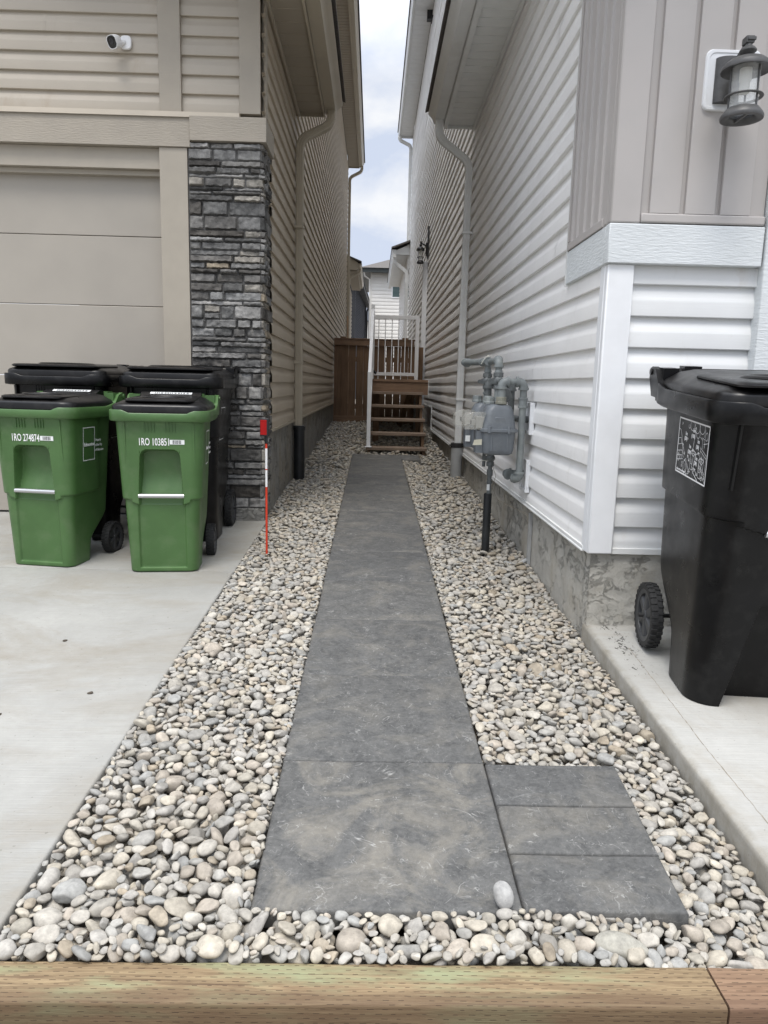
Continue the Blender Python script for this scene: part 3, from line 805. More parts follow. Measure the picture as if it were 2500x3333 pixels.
# foundation, parged
def parge_side(u, v):
    y_ = 3.262 + 20 * u ** 1.5; z_ = -.15 + .60 * v
    return (XR + .024 + nz((0, y_, z_), 9) * .006 + nz((1, y_, z_ * 2), 26) * .003, y_, z_)
def parge_front(u, v):
    x_ = 1.006 + 5 * u ** 1.5; z_ = -.02 + .465 * v
    return (x_, 3.262 + (0 if u == 0 else nz((x_, 3, z_ * 2), 9) * .006 + nz((x_, 5, z_ * 3), 26) * .003), z_)
mb = MB(); mb.grid(parge_side, 420, 26); mb.grid(parge_front, 160, 24); mb.obj('foundation', M['parge_w'], H2, 60)
mb = MB(); mb.box(XR - .008, XR + .03, RY + .06, 12.5, .428, .456); mb.box(XR - .012, XR - .006, RY + .06, 12.5, .428, .438); mb.box(1.088, 6, RY - .008, RY + .02, .432, .460); mb.obj('starter_strip', M['white_metal'], H2, 35, .002)
mb = MB(); mb.box(XR - .010, XR + .02, 12.49, 12.515, .43, .84); mb.box(XR - .01, XR + .02, 12.5, 23, .80, .826); mb.obj('end_channel', M['white_metal'], H2, 35)
# corner post
mb = MB(); mb.box(XR - .006, 1.092, RY - .020, RY + .02, .434, 1.690); mb.box(XR - .006, XR + .02, RY + .02, RY + .085, .434, 1.72); mb.obj('corner_post', M['white_trim'], H2, 35, .006)
# pale blue band, front and return
mb = MB(); mb.box(XR - .016, 1.622, RY - .036, RY + .02, 1.690, 1.850); mb.obj('band_board', M['pale_blue'], H2, 35, .004)
mb = MB(); mb.box(XR - .0155, XR + .02, RY + .0205, 3.895, 1.690, 1.848); mb.obj('band_board', M['pale_blue'], H2, 35, .003)
mb = MB(); mb.box(XR - .020, XR + .01, 3.897, 3.906, 1.680, 4.2); mb.obj('end_channel', M['white_metal'], H2, 35)
# board and batten box
mb = MB(); seams = [1.100, 1.122, 1.270, 1.418, 1.566, 1.622]
mb.box(1.10, 1.622, RY - .010, RY + .02, 1.895, 4.6)
for a, b2 in zip(seams[:-1], seams[1:]):
    mb.loft([[(a + .010, RY - .010, z), (a + .012, RY - .026, z), (a + .020, RY - .029, z), (b2 - .020, RY - .029, z), (b2 - .012, RY - .026, z), (b2 - .010, RY - .010, z)] for z in (1.895, 4.6)]) if b2 - a > .06 else None
mb.obj('batten_panel', M['taupe'], H2, 30)
mb = MB(); mb.box(1.098, 1.620, RY - .034, RY + .02, 1.856, 1.893); mb.obj('sill_trim', M['taupe'], H2, 35, .006)
mb = MB(); mb.box(XR - .014, 1.098, RY - .030, RY + .02, 1.854, 4.6); mb.box(XR - .014, XR + .02, RY + .02, RY + .065, 1.854, 4.6); mb.obj('corner_post', M['taupe'], H2, 35, .006)
mb = MB(); mb.box(XR - .006, XR + .02, RY + .066, 3.87, 1.89, 4.2)
for yy in (3.40, 3.52, 3.64, 3.76, 3.85):
    mb.loft([[(XR - .006, yy - .013, z), (XR - .016, yy - .008, z), (XR - .016, yy + .008, z), (XR - .006, yy + .013, z)] for z in (1.89, 4.2)])
mb.obj('batten_panel', M['taupe'], H2, 30)
mb = MB(); mb.box(XR - .020, XR + .01, RY + .066, 3.895, 1.852, 1.888); mb.box(XR - .021, XR + .01, 3.872, 3.894, 1.89, 4.2); mb.obj('sill_trim', M['taupe'], H2, 35, .003)
mb = MB(); mb.box(1.628, 1.80, RY - .045, RY + .02, .43, 4.6); mb.obj('trim_board', M['pale_blue'], H2, 35, .004)
mb = MB(); mb.box(1.80, 6, RY - .02, RY + .02, .06, 4.6); mb.obj('front_wall', M['white_x'], H2, 0)
# low eave
RZ, RE = 3.79, 8.10
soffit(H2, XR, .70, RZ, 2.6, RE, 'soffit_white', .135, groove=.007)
mb = MB(); mb.box(.658, .700, 2.6, RE + .004, RZ - .02, RZ + .16); mb.box(.66, 1.3, RE + .004, RE + .02, RZ - .02, RZ + .16); mb.box(XR - .03, XR - .002, 3.3, RE, RZ - .022, RZ - .001); mb.obj('fascia', M['white_metal'], H2, 35, .002)
gutter(H2, -1, .654, .500, RZ + .015, .115, 2.6, RE, 'white_metal')
downspout(H2, [(.605, 7.98, 3.81), (.605, 7.98, 3.64), (.925, 8.0, 3.42), (.925, 8.0, 3.2), (.925, 8.0, .56)], 'white_metal', .036, (0, 1, 0))
for z in (2.72, 1.02):
    mb = MB(); mb.box(.880, XR, 7.955, 8.045, z, z + .022); mb.obj('downspout_strap', M['white_metal'], H2, 35, .002)
mb = MB(); mb.loft([[(.47, y_, RZ + .13), (.47, y_, RZ + .16), (4.5, y_, RZ + 1.8), (4.5, y_, RZ + 1.77)] for y_ in (2.5, RE + .03)]); mb.obj('roof', M['shingle'], H2, 0)
# high eave
QZ, QE = 8.33, 23.05
soffit(H2, XR, .660, QZ, 7.7, QE, 'soffit_white', .20, groove=.008)
mb = MB(); mb.box(.642, .660, 7.7, QE + .004, QZ - .02, QZ + .18); mb.box(.642, 1.4, QE + .004, QE + .02, QZ - .05, QZ + .22); mb.obj('fascia', M['white_metal'], H2, 35)
gutter(H2, -1, .640, .562, QZ, .13, 7.7, QE + .1, 'white_metal')
downspout(H2, [(.60, 22.95, 8.34), (.60, 22.95, 8.2), (.935, 22.97, 8.05), (.935, 22.97, 7.8), (.935, 22.97, 5.3)], 'white_metal', .045, (0, 1, 0))
mb = MB(); mb.loft([[(.54, y_, QZ + .14), (.54, y_, QZ + .17), (5.2, y_, QZ + 2.2), (5.2, y_, QZ + 2.17)] for y_ in (7.6, QE + .15)]); mb.obj('roof', M['shingle'], H2, 0)
# rear bump-out
siding('siding', H2, 'y', XR - .06, 23.1, 29.9, .6, 5.0, .424, ER, -1, M['white_y'])
mb = MB(); mb.loft([[(XR + .1, y_, 5.32), (XR + .1, y_, 4.98), (.585, y_, 4.98), (.585, y_, 5.10)] for y_ in (22.75, 30)]); mb.obj('fascia', M['white_metal'], H2, 0)
gutter(H2, -1, .583, .455, 4.90, .22, 22.7, 30.0, 'white_metal')
soffit(H2, XR, .585, 4.965, 22.8, 29.9, 'soffit_white', .15)
downspout(H2, [(.53, 22.85, 4.95), (.53, 22.85, 4.78), (.925, 22.9, 4.5), (.925, 22.9, 4.3), (.925, 22.9, .6)], 'white_metal', .05, (0, 1, 0))
mb = MB(); mb.loft([[(.44, y_, 5.13), (.44, y_, 5.17), (2.6, y_, 6.0), (2.6, y_, 5.95)] for y_ in (22.6, 30.1)]); mb.obj('roof', M['shingle'], H2, 0)
# white boxed post beside the landing, vent hoods, pipe wall blocks
mb = MB(); mb.box(.895, XR, 14.62, 14.74, .45, 3.50); mb.obj('trim_post', M['white_trim'], H2, 35, .004)
mb = MB(); mb.box(XR - .012, XR + .01, 13.38, 13.56, .96, 1.26); mb.loft([[(XR - .012, y_, 1.2), (XR - .10, y_, 1.02), (XR - .012, y_, 1.02)] for y_ in (13.40, 13.54)]); mb.obj('vent_hood', M['white_metal'], H2, 35)
mb = MB(); mb.box(XR - .014, XR + .01, 15.6, 15.85, 8.16, 8.22); mb.box(XR - .10, XR, 15.66, 15.80, 8.17, 8.34); mb.obj('vent_hood', M['lamp_black'], H2, 35)
def wall_block(y0, y1, z0, z1):
    mb = MB(); o, i = .020, .024
    mb.box(XR - o, XR + .01, y0, y1, z0, z0 + i); mb.box(XR - o, XR + .01, y0, y1, z1 - i, z1); mb.box(XR - o, XR + .01, y0, y0 + i, z0 + i, z1 - i); mb.box(XR - o, XR + .01, y1 - i, y1, z0 + i, z1 - i)
    mb.box(XR - o + .009, XR + .01, y0 + i, y1 - i, z0 + i, z1 - i); mb.obj('wall_block', M['white_trim'], H2, 35, .002)
wall_block(4.555, 4.735, .880, 1.077); wall_block(4.585, 4.765, .515, .722)
# conduit and bracket low on the parged wall
mb = MB(); mb.box(XR + .002, XR + .022, 4.50, 4.53, .02, .40); mb.tube([(XR, 4.515, .10), (.93, 4.50, .06), (.80, 4.62, .075)], .012, 8); mb.obj('conduit', M['pvc_grey'], H2, 35)

# grey stand pipe under the white downspout
t = thing('drain_pipe', 'grey PVC stand pipe with a black rubber collar under the white downspout', 'drain pipe', (.90, 8.0, .15))
PM = Matrix.Translation((.918, 8.0, 0))
mb = MB(); mb.lathe([(.062, .0), (.062, .545), (.053, .545), (.053, .3)], 28, PM); mb.obj('pipe', M['pvc_grey'], t, 40)
mb = MB(); mb.lathe([(.063, .515), (.069, .52), (.069, .56), (.060, .566), (.040, .567)], 28, PM); mb.tube([(.918 - .07, 8.0 - .02, .54), (.918 - .085, 8.0 - .02, .54)], .008, 8); mb.obj('collar', M['rubber'], t, 40)

# ------------------------------------------------------------------ snow stake
t = thing('marker_stake', 'thin red and white snow stake with a square red reflector, standing in the gravel', 'marker stake', (-.642, 4.486, .08))
sx, sy = -.642, 4.486
mb = MB(); r = .0068
mb.tube([(sx, sy, .02), (sx - .001, sy, .531)], r, 12); mb.tube([(sx - .0012, sy, .766), (sx - .0015, sy, .80)], r, 12); mb.tube([(sx - .001, sy, .635), (sx - .0011, sy, .641)], r * 1.15, 12); mb.obj('rod', M['orange_red'], t, 40)
mb = MB(); mb.tube([(sx - .001, sy, .531), (sx - .0011, sy, .766)], r * 1.04, 12); mb.obj('white_sleeve', M['white_paint'], t, 40)
mb = MB(); mb.tube([(sx - .0015, sy, .795), (sx - .0018, sy, .84)], .010, 12); mb.box(sx - .038, sx + .016, sy - .012, sy + .012, .838, .946); hd = mb.obj('reflector_head', M['abs_black'], t, 35, .003)
mb = MB(); mb.box(sx - .035, sx + .003, sy - .0135, sy - .011, .848, .938)
for i in range(3):
    for j in range(7):
        cx, cz = sx - .0287 + i * .0127, .8545 + j * .0128
        mb.add([(cx - .006, sy - .0136, cz - .006), (cx + .006, sy - .0136, cz - .006), (cx + .006, sy - .0136, cz + .006), (cx - .006, sy - .0136, cz + .006), (cx, sy - .0148, cz)], [(0, 1, 4), (1, 2, 4), (2, 3, 4), (3, 0, 4)])
mb.obj('reflector', M['reflector'], hd, 0)

# ------------------------------------------------------------------ wheeled carts
CART = {
 'green': dict(H=.895, wb=.372, wt=.452, fb=-.205, ft=-.245, bb=.02, bt=.245, rim=.030, rz=.05, skirt=.012, sz0=.415, sz1=.385, pw=.106, pz0=.385, pz1=.690, pd=.055, low=.012, lw=.125, barz=.435, wr=.100, ax=.20, wy=.20, lid=.085, cr=.05, body='green_plastic'),
 'black': dict(H=1.085, wb=.550, wt=.585, fb=-.265, ft=-.330, bb=.06, bt=.350, rim=.034, rz=.06, skirt=.014, sz0=.70, sz1=.66, pw=.100, pz0=.62, pz1=.88, pd=.06, low=.095, lw=.165, barz=.66, wr=.140, ax=.27, wy=.24, lid=.10, cr=.095, body='black_plastic'),
}
def cart_section(c, z):
    """half width, front y, back y of the plain body at height z"""
    t = z / c['H']
    hw = (c['wb'] + (c['wt'] - c['wb']) * t) / 2
    fy = c['fb'] + (c['ft'] - c['fb']) * t
    back = c['bb'] + (c['bt'] - c['bb']) * (.30 * t + .70 * smooth(c['wr'] * 1.1, c['wr'] * 2.9, z))
    return hw, fy, back
def cart_side_x(c, z):
    return cart_section(c, z)[0] + (c['skirt'] if z > c['sz0'] else 0)
def cart_meshes(kind):
    c = CART[kind]; out = {}
    H = c['H']
    # body
    nz_ = 170; mb = MB(); rings = []
    def ring(z, inset=0.0):
        hw, fy, by = cart_section(c, z)
        r = c['cr']
        P = []
        nf = 150
        for i in range(nf + 1):     # front, left to right
            x = (-hw + r) + (2 * hw - 2 * r) * i / nf
            d = 0.0
            zs = c['sz1'] + (c['sz0'] - c['sz1']) * smooth(c['pw'], hw, abs(x))
            sk = smooth(zs - .003, zs + .003, z)
            d += c['skirt'] * sk
            ipw = c['pw'] + .014 * (1 - smooth(c['pz0'], c['pz1'], z))
            cornr = .04
            topz = c['pz1'] - (cornr - math.sqrt(max(0, cornr ** 2 - max(0, abs(x) - (ipw - cornr)) ** 2))) if abs(x) < ipw else c['pz1']
            inp = (1 - smooth(ipw - .010, ipw + .002, abs(x))) * smooth(zs - .004, zs + .004, z) * (1 - smooth(topz - .012, topz + .004, z))
            deep = c['pd'] * (1 - .75 * (1 - smooth(c['pz0'], c['pz0'] + .18, z)))
            d -= inp * (deep + c['skirt'])
            ltop = zs if kind == 'green' else .40
            lwz = c['lw'] if kind == 'green' else c['lw'] - .085 * min(1, z / .40)
            lowp = (1 - smooth(lwz - .007, lwz + .007, abs(x))) * (1 - smooth(ltop - .004, ltop + .002, z)) * (smooth(0.02, .028, z) if kind == 'green' else 1)
            d -= lowp * c['low']
            P.append((x, fy - d, z))
        def off(px, py, nx, ny, w):
            sk = smooth(c['sz0'] - .003, c['sz0'] + .003, z) * w * c['skirt']
            return (px + nx * sk, py + ny * sk, z)
        for i in range(1, 9):
            a = rad(-90 + 90 * i / 9); P.append(off(hw - r + r * math.cos(a), fy + r + r * math.sin(a), math.cos(a), math.sin(a), 1))
        ns = 14
        for i in range(ns + 1):
            y_ = fy + r + (by - fy - 2 * r) * i / ns; P.append(off(hw, y_, 1, 0, 1 if kind == 'black' else 1 - smooth(.22, .30, y_ - fy - r)))
        for i in range(1, 9):
            a = rad(90 * i / 9); P.append(off(hw - r + r * math.cos(a), by - r + r * math.sin(a), math.cos(a), math.sin(a), 1 if kind == 'black' else 0))
        for i in range(9): P.append((hw - r - (2 * hw - 2 * r) * i / 8, by, z))
        for i in range(1, 9):
            a = rad(90 + 90 * i / 9); P.append(off(-hw + r + r * math.cos(a), by - r + r * math.sin(a), math.cos(a), math.sin(a), 1 if kind == 'black' else 0))
        for i in range(ns + 1):
            y_ = by - r - (by - fy - 2 * r) * i / ns; P.append(off(-hw, y_, -1, 0, 1 if kind == 'black' else 1 - smooth(.22, .30, y_ - fy - r)))
        for i in range(1, 9):
            a = rad(180 + 90 * i / 9); P.append(off(-hw + r + r * math.cos(a), fy + r + r * math.sin(a), math.cos(a), math.sin(a), 1))
        return P
    zl = [0.0, .006] + [H * k / nz_ for k in range(1, nz_ + 1)]
    for k, z in enumerate(zl):
        rg = ring(z)
        if k == 0: rg = [(x * .975, y_ * .975, z) for x, y_, z in rg]
        rings.append(rg)
    mb.loft(rings)
    # short ribs below the rim and the long rib at each front corner
    hw, fy, by = cart_section(c, H * .93)
    sk = c['skirt']
    for g in (-.075, .035) if kind == 'green' else (-.12, .06):
        for k in range(4):
            x = g + k * .0165
            mb.box(x - .0018, x + .0018, fy - sk - .004, fy, H - .105, H - .055)
    for sx_ in (-1, 1):
        x = sx_ * (hw - .042)
        mb.add([(x - .004, fy - sk - .007, H - .06), (x + .004, fy - sk - .007, H - .06), (x + .004, fy - sk + .012, H - .28), (x - .004, fy - sk + .012, H - .28), (x - .004, fy + .03, H - .06), (x + .004, fy + .03, H - .06), (x + .004, fy + .03, H - .28), (x - .004, fy + .03, H - .28)],
               [(0, 1, 2, 3), (7, 6, 5, 4), (0, 3, 7, 4), (1, 5, 6, 2), (0, 4, 5, 1), (3, 2, 6, 7)])
    out['body'] = mb.data('cart_body', M[c['body']], 42)
    # rim band with a dip along the front, ears at the back
    hw, fy, by = cart_section(c, H)
    hw += sk; fy -= sk
    o = c['rim']; n = 8
    def outline(ex):
        w, d = 2 * (hw + ex), (by - fy) + 2 * ex; cy = (fy + by) / 2
        pts = []
        base = rrect(w, d, .065 + ex, n, 0, cy)
        m = len(base)
        for i in range(m):
            a, b2 = Vector(base[i]), Vector(base[(i + 1) % m]); k = max(1, int((b2 - a).length / .02))
            for j in range(k): pts.append(a.lerp(b2, j / k))
        return pts
    ref = outline(o)
    N = len(ref)
    def at(ex, dz_low, dz_top, which):
        res = []
        for i in range(N):
            q = ref[i]; cen = Vector((0, (fy + by) / 2)); 
            # shrink along the outline normal
            tprev, tnext = ref[i - 1], ref[(i + 1) % N]; tg = (tnext - tprev).normalized(); nn = Vector((tg.y, -tg.x))
            p = q - nn * (o - ex)
            front = smooth(.03, -.03, p.y - (fy + .05)) if p.y > fy + .02 else 1.0
            front = 1.0 if p.y < fy + .03 else 0.0
            dip = front * (1 - smooth(hw * .62, hw * .80, abs(p.x))) * .016
            rise = .022 * smooth(by - .16, by, p.y)
            res.append((p.x, p.y, H + (dz_top - dip + rise if which else dz_low + rise * .4)))
        return res
    mb = MB()
    mb.loft([at(.002, -c['rz'] - .004, 0, 0), at(o - .004, -c['rz'], 0, 0), at(o, -c['rz'] + .005, 0, 0), at(o, 0, .006, 1), at(o - .003, 0, .010, 1), at(o - .011, 0, .010, 1), at(.006, 0, -.03, 1)], 0, True, False, False)
    for sx_ in (-1, 1):     # hinge ears
        x = sx_ * (hw + o - .014)
        mb.loft([[(x - .012, a, b2) for a, b2 in pr] for pr in [[(by - .10, H - .035), (by + .04, H - .03), (by + .088, H + .04), (by + .085, H + .080), (by + .055, H + .088), (by + .005, H + .075)]]] + [[(x + .012, a, b2) for a, b2 in pr] for pr in [[(by - .10, H - .035), (by + .04, H - .03), (by + .088, H + .04), (by + .085, H + .080), (by + .055, H + .088), (by + .005, H + .075)]]])
    mb.loft([[(x, a, b2) for a, b2 in ((by + .0, H - .05), (by + .05, H - .05), (by + .07, H + .0), (by + .0, H + .0))] for x in (-hw - .01, hw + .01)])
    out['rim'] = mb.data('cart_rim', M[c['body']], 40)
    mb = MB(); mb.tube([(-hw - o + .01, by + .062, H + .066), (hw + o - .01, by + .062, H + .066)], .017, 14)
    for sx_ in (-1, 1): mb.tube([(sx_ * (hw + o - .004), by + .062, H + .066), (sx_ * (hw + o + .004), by + .062, H + .066)], .013, 14); mb.box(sx_ * (hw - .02) - .03, sx_ * (hw - .02) + .03, by - .03, by + .06, H + .015, H + .085)
    for x in (-hw * .6, hw * .6): mb.box(x - .035, x + .035, by + .03, by + .095, H + .03, H + .092)
    out['handle'] = mb.data('cart_handle', M[c['body']], 40)
    # lid
    w, d = 2 * hw + .030, (by - fy) + .03; cy = (fy + by) / 2 + .01
    L = c['lid']
    def lr(ins, z, tilt=0):
        return [(x, y_, H + z + tilt * (y_ - fy) / (by - fy)) for x, y_ in rrect(w - 2 * ins, d - 2 * ins, max(.012, .075 - ins * .55), 8, 0, cy)]
    mb = MB()
    mb.loft([lr(.004, -.010), lr(0, -.006), lr(.0, .026), lr(.004, .034), lr(.012, .040, .004), lr(.030, .046, .010), lr(.052, .054, .020), lr(.10, .060, .028), lr(.17, .063, .030)])
    out['lid'] = mb.data('cart_lid', M['lid_plastic'], 35)
    # raised centre panel with a grip lip overhanging the front, dished ring
    pw_ = w * (.36 if kind == 'green' else .43); fo = .012 if kind == 'green' else -.016
    mb = MB()
    def lp(ins, z, f=0):
        return [(x, y_, H + z + .012 * (y_ - fy) / (by - fy) + (f if y_ < fy + .03 else 0)) for x, y_ in rrect(2 * pw_ - 2 * ins, d * .62, .045, 7, 0, fy + d * .31 + fo + ins)]
    mb.loft([lp(.012, .050, .004), lp(0, .058, -.002), lp(0, .064, -.002), lp(.008, .069), lp(.05, .0715), lp(.11, .0715)])
    out['lid_panel'] = mb.data('lid_panel', M['lid_plastic'], 35)
    mb = MB(); R = [(math.cos(2 * math.pi * k / 40), math.sin(2 * math.pi * k / 40)) for k in range(40)]
    pts = [(a * pw_ * .58, fy + d * .30 + b2 * d * .15, H + .080) for a, b2 in R]
    rings = []
    for dr, dz_ in ((.96, -.004), (1.02, .004), (1.10, .003), (1.18, -.004)): rings.append([(p[0] * dr, (p[1] - fy - d * .30) * dr + fy + d * .30, p[2] + dz_) for p in pts])
    mb.loft(rings, 0, True, True, False)
    out['lid_ring'] = mb.data('lid_ring', M['lid_plastic'], 50)
    mb = MB(); mb.loft([lr(.10, .058, .026), lr(.101, .066, .026)])
    if kind == 'green':
        yb_ = by - .02
        mb = MB(); mb.loft([[(x, yb_ - .075, H + .080), (x, yb_ - .025, H + .100), (x, yb_ + .015, H + .100), (x, yb_ + .02, H + .06)] for x in (-pw_ * .95, pw_ * .95)])
        out['lid_hump'] = mb.data('lid_hump', M['lid_plastic'], 35)
        mb = MB(); q = lambda x, t, e: (x, yb_ - .075 + .05 * t - e * .5, H + .080 + .020 * t + e * .92)
        mb.add([q(-pw_ * .66, .45, .0015), q(pw_ * .66, .45, .0015), q(pw_ * .66, .92, .0015), q(-pw_ * .66, .92, .0015)], [(0, 1, 2, 3)], 0)
        rs = random.Random(4); x = -pw_ * .52
        while x < pw_ * .5:
            ww = rs.uniform(.006, .014)
            mb.add([q(x, .55, .0022), q(x + ww, .55, .0022), q(x + ww, .78, .0022), q(x, .78, .0022)], [(0, 1, 2, 3)], 1); x += ww + rs.uniform(.003, .008)
        out['lid_label'] = mb.data('lid_label', [M['label_white'], M['dark_print']], 0)
    # grab bar
    hwb, fyb, _ = cart_section(c, c['barz'])
    mb = MB(); mb.tube([(-c['pw'] - .016, fyb - .004, c['barz']), (c['pw'] + .016, fyb - .004, c['barz'])], .0125, 18)
    out['grab_bar'] = mb.data('grab_bar', M['steel'], 40)
    mb = MB(); hwb = cart_section(c, .05)[0]
    mb.tube([(-hwb - .055, c['ax'], c['wr']), (hwb + .055, c['ax'], c['wr'])], .009, 10)
    out['axle'] = mb.data('axle', M['rubber'], 40)
    # wheel: tyre with lugs, spoked rim
    R = c['wr']; tw = .048
    RX = Matrix.Rotation(rad(90), 4, 'Y')
    mb = MB(); mb.lathe([(R * .80, -tw / 2), (R * .93, -tw / 2), (R * .965, -tw * .38), (R * .965, tw * .38), (R * .93, tw / 2), (R * .80, tw / 2), (R * .78, 0), (R * .80, -tw / 2)], 48, RX)
    for k in range(30):
        a = 2 * math.pi * k / 30; rot = Matrix.Rotation(a, 4, 'X')
        for sx_, da in ((-1, 0), (1, .5)):
            rr = Matrix.Rotation(a + da * 2 * math.pi / 30, 4, 'X')
            vs = [(sx_ * tw * .04, -.0055, R * .95), (sx_ * tw * .53, -.0065, R * .90), (sx_ * tw * .53, .0065, R * .90), (sx_ * tw * .04, .0055, R * .95), (sx_ * tw * .05, -.0045, R * 1.0), (sx_ * tw * .50, -.005, R * .985), (sx_ * tw * .50, .005, R * .985), (sx_ * tw * .05, .0045, R * 1.0)]
            mb.add([rr @ Vector(v) for v in vs], [(0, 1, 2, 3), (4, 5, 6, 7), (0, 1, 5, 4), (1, 2, 6, 5), (2, 3, 7, 6), (3, 0, 4, 7)])
    out['tyre'] = mb.data('tyre', M['rubber'], 35)
    mb = MB(); mb.lathe([(0, tw * .46), (R * .17, tw * .46), (R * .2, tw * .36), (R * .2, -tw * .36), (R * .17, -tw * .46), (0, -tw * .46)], 24, RX)
    mb.lathe([(R * .66, -tw * .4), (R * .81, -tw * .47), (R * .81, tw * .47), (R * .66, tw * .4), (R * .64, 0), (R * .66, -tw * .4)], 40, RX)
    mb.lathe([(0, .004), (R * .7, .004), (R * .7, -.004), (0, -.004)], 32, RX)
    for k in range(6):
        rr = Matrix.Rotation(2 * math.pi * k / 6, 4, 'X')
        for sx_ in (-1, 1):
            vs = [(sx_ * .002, -R * .17, R * .15), (sx_ * tw * .40, -R * .08, R * .15), (sx_ * tw * .40, R * .08, R * .15), (sx_ * .002, R * .17, R * .15), (sx_ * .002, -R * .23, R * .70), (sx_ * tw * .34, -R * .12, R * .70), (sx_ * tw * .34, R * .12, R * .70), (sx_ * .002, R * .23, R * .70)]
            mb.add([rr @ Vector(v) for v in vs], [(0, 1, 2, 3), (4, 5, 6, 7), (0, 1, 5, 4), (1, 2, 6, 5), (2, 3, 7, 6), (3, 0, 4, 7)])
    out['wheel_hub'] = mb.data('wheel_hub', M['wheel_plastic'], 35)
    return out
CM = {k: cart_meshes(k) for k in CART}
def cart(kind, label, loc, yaw, tilt=0.0):
    c = CART[kind]; m = CM[kind]
    r = thing('wheeled_cart', label, 'waste cart', loc, 'wheeled waste carts', False, (rad(tilt), 0, rad(yaw)))
    for k in ('body', 'rim', 'axle'): link(k, m[k], r)
    link('grab_bar', m['grab_bar'], r)
    link('handle', m['handle'], r)
    ld = link('lid', m['lid'], r, .003)
    for k in ('lid_panel', 'lid_ring', 'lid_hump', 'lid_label'):
        if k in m: link(k, m[k], ld)
    hwb = cart_section(c, .05)[0]
    for sx_ in (-1, 1):
        w = link('wheel', m['tyre'], r); w.location = (sx_ * (hwb + (.030 if kind == 'green' else .012)), c['ax'], c['wr'])
        link('hub', m['wheel_hub'], w)
    return r
def front_print(r, kind, code):
    """white number and bar code on the cart's face"""
    c = CART[kind]; z = c['pz1'] + .042
    hw, fy, by = cart_section(c, z); slope = math.atan((c['ft'] - c['fb']) / c['H'])
    F = Matrix.Translation((-.112, fy - c['skirt'] - .0012, z - .016)) @ Matrix.Rotation(rad(90) - slope, 4, 'X')
    mb = MB(); mesh_to_mb(mb, text_data(code, .056, .58, .0003, bold=.0006), F)
    W0 = max(v[0] for v in mb.v) + .004
    mb2 = MB()
    f2 = Matrix.Translation((0, 0, 0))
    def q(a, b2, e=.0): return F @ Vector((a + .112 + W0 - 0, b2, e))
    link('number', mb.data('number', M['white_paint'], 0), r)
    mb.v, mb.f, mb.mi = [], [], []
    mb.add([q(0, .006), q(.078, .006), q(.078, .031), q(0, .031)], [(0, 1, 2, 3)], 0)
    rs = random.Random(len(code) + int(code[-2:])); x = .016
    while x < .060:
        ww = rs.choice([.0008, .0012, .002]); mb.add([q(x, .0085, .0005), q(x + ww, .0085, .0005), q(x + ww, .0285, .0005), q(x, .0285, .0005)], [(0, 1, 2, 3)], 1); x += ww + rs.choice([.0008, .0012, .0022])
    link('barcode_sticker', mb.data('barcode_sticker', [M['label_white'], M['dark_print']], 0), r)
def side_print(r, kind, z0, z1, y0, w):
    """white square frame with the town's name and the three ownership lines on the right flank"""
    c = CART[kind]
    p0, p1 = Vector((cart_side_x(c, z0), y0, z0)), Vector((cart_side_x(c, z1), y0, z1))
    up = (p1 - p0).normalized(); ax = Vector((0, 1, 0)); nn = ax.cross(up)
    F = Matrix(((ax.x, up.x, nn.x, p0.x + nn.x * .003), (ax.y, up.y, nn.y, p0.y), (ax.z, up.z, nn.z, p0.z), (0, 0, 0, 1)))
    h = (p1 - p0).length; t = .005
    mb = MB()
    def rect(a, b2, c2, d): mb.add([F @ Vector(p) for p in ((a, b2, 0), (c2, b2, 0), (c2, d, 0), (a, d, 0))], [(0, 1, 2, 3)])
    rect(0, 0, w, t); rect(0, h - t, w, h); rect(0, t, t, h - t); rect(w - t, t, w, h - t)
    mesh_to_mb(mb, text_data('Edmonton', w * .215, 1.0, .0002, bold=.0012), F @ Matrix.Translation((w * .08, h * .44, .0002)))
    for k, s_ in enumerate(('Property', 'of the City', 'of Edmonton')):
        mesh_to_mb(mb, text_data(s_, w * .150, .9, .0002, bold=.0006), F @ Matrix.Translation((w * 1.06, h * (.56 - .15 * k), .0002)))
    link('town_sign', mb.data('town_sign', M['white_paint'], 0), r)

zz = zg(4.2)
c = cart('green', 'green cart with black lid numbered 274874, turned to show its flank sign', (-1.842, 4.335, zz), -9)
front_print(c, 'green', '1RO 274874'); side_print(c, 'green', .60, .79, -.115, .125)
c = cart('green', 'green cart with black lid numbered 103851, right of its green twin, nearer the gravel', (-1.180, 4.265, zz - .001), 6)
front_print(c, 'green', '1RO 103851'); side_print(c, 'green', .60, .79, -.115, .125)
c = cart('black', 'all black cart standing behind the green one numbered 274874, against the garage door', (-1.975, 5.0, zg(4.9)), 0); c.scale = (.95, 1, .97)
side_print(c, 'black', .68, .90, -.17, .15)
c = cart('black', 'all black cart with a white flank sign, standing in front of the stone veneer', (-1.285, 5.025, zg(4.9)), 2); c.scale = (.95, 1, .97)
side_print(c, 'black', .68, .90, -.17, .15)
RC = cart('black', 'big black cart on the raised concrete pad with a white line drawing on its flank', (1.455, 2.72, pad_z(2.68) + .004), -5, 3.8)
RCk = CART['black']
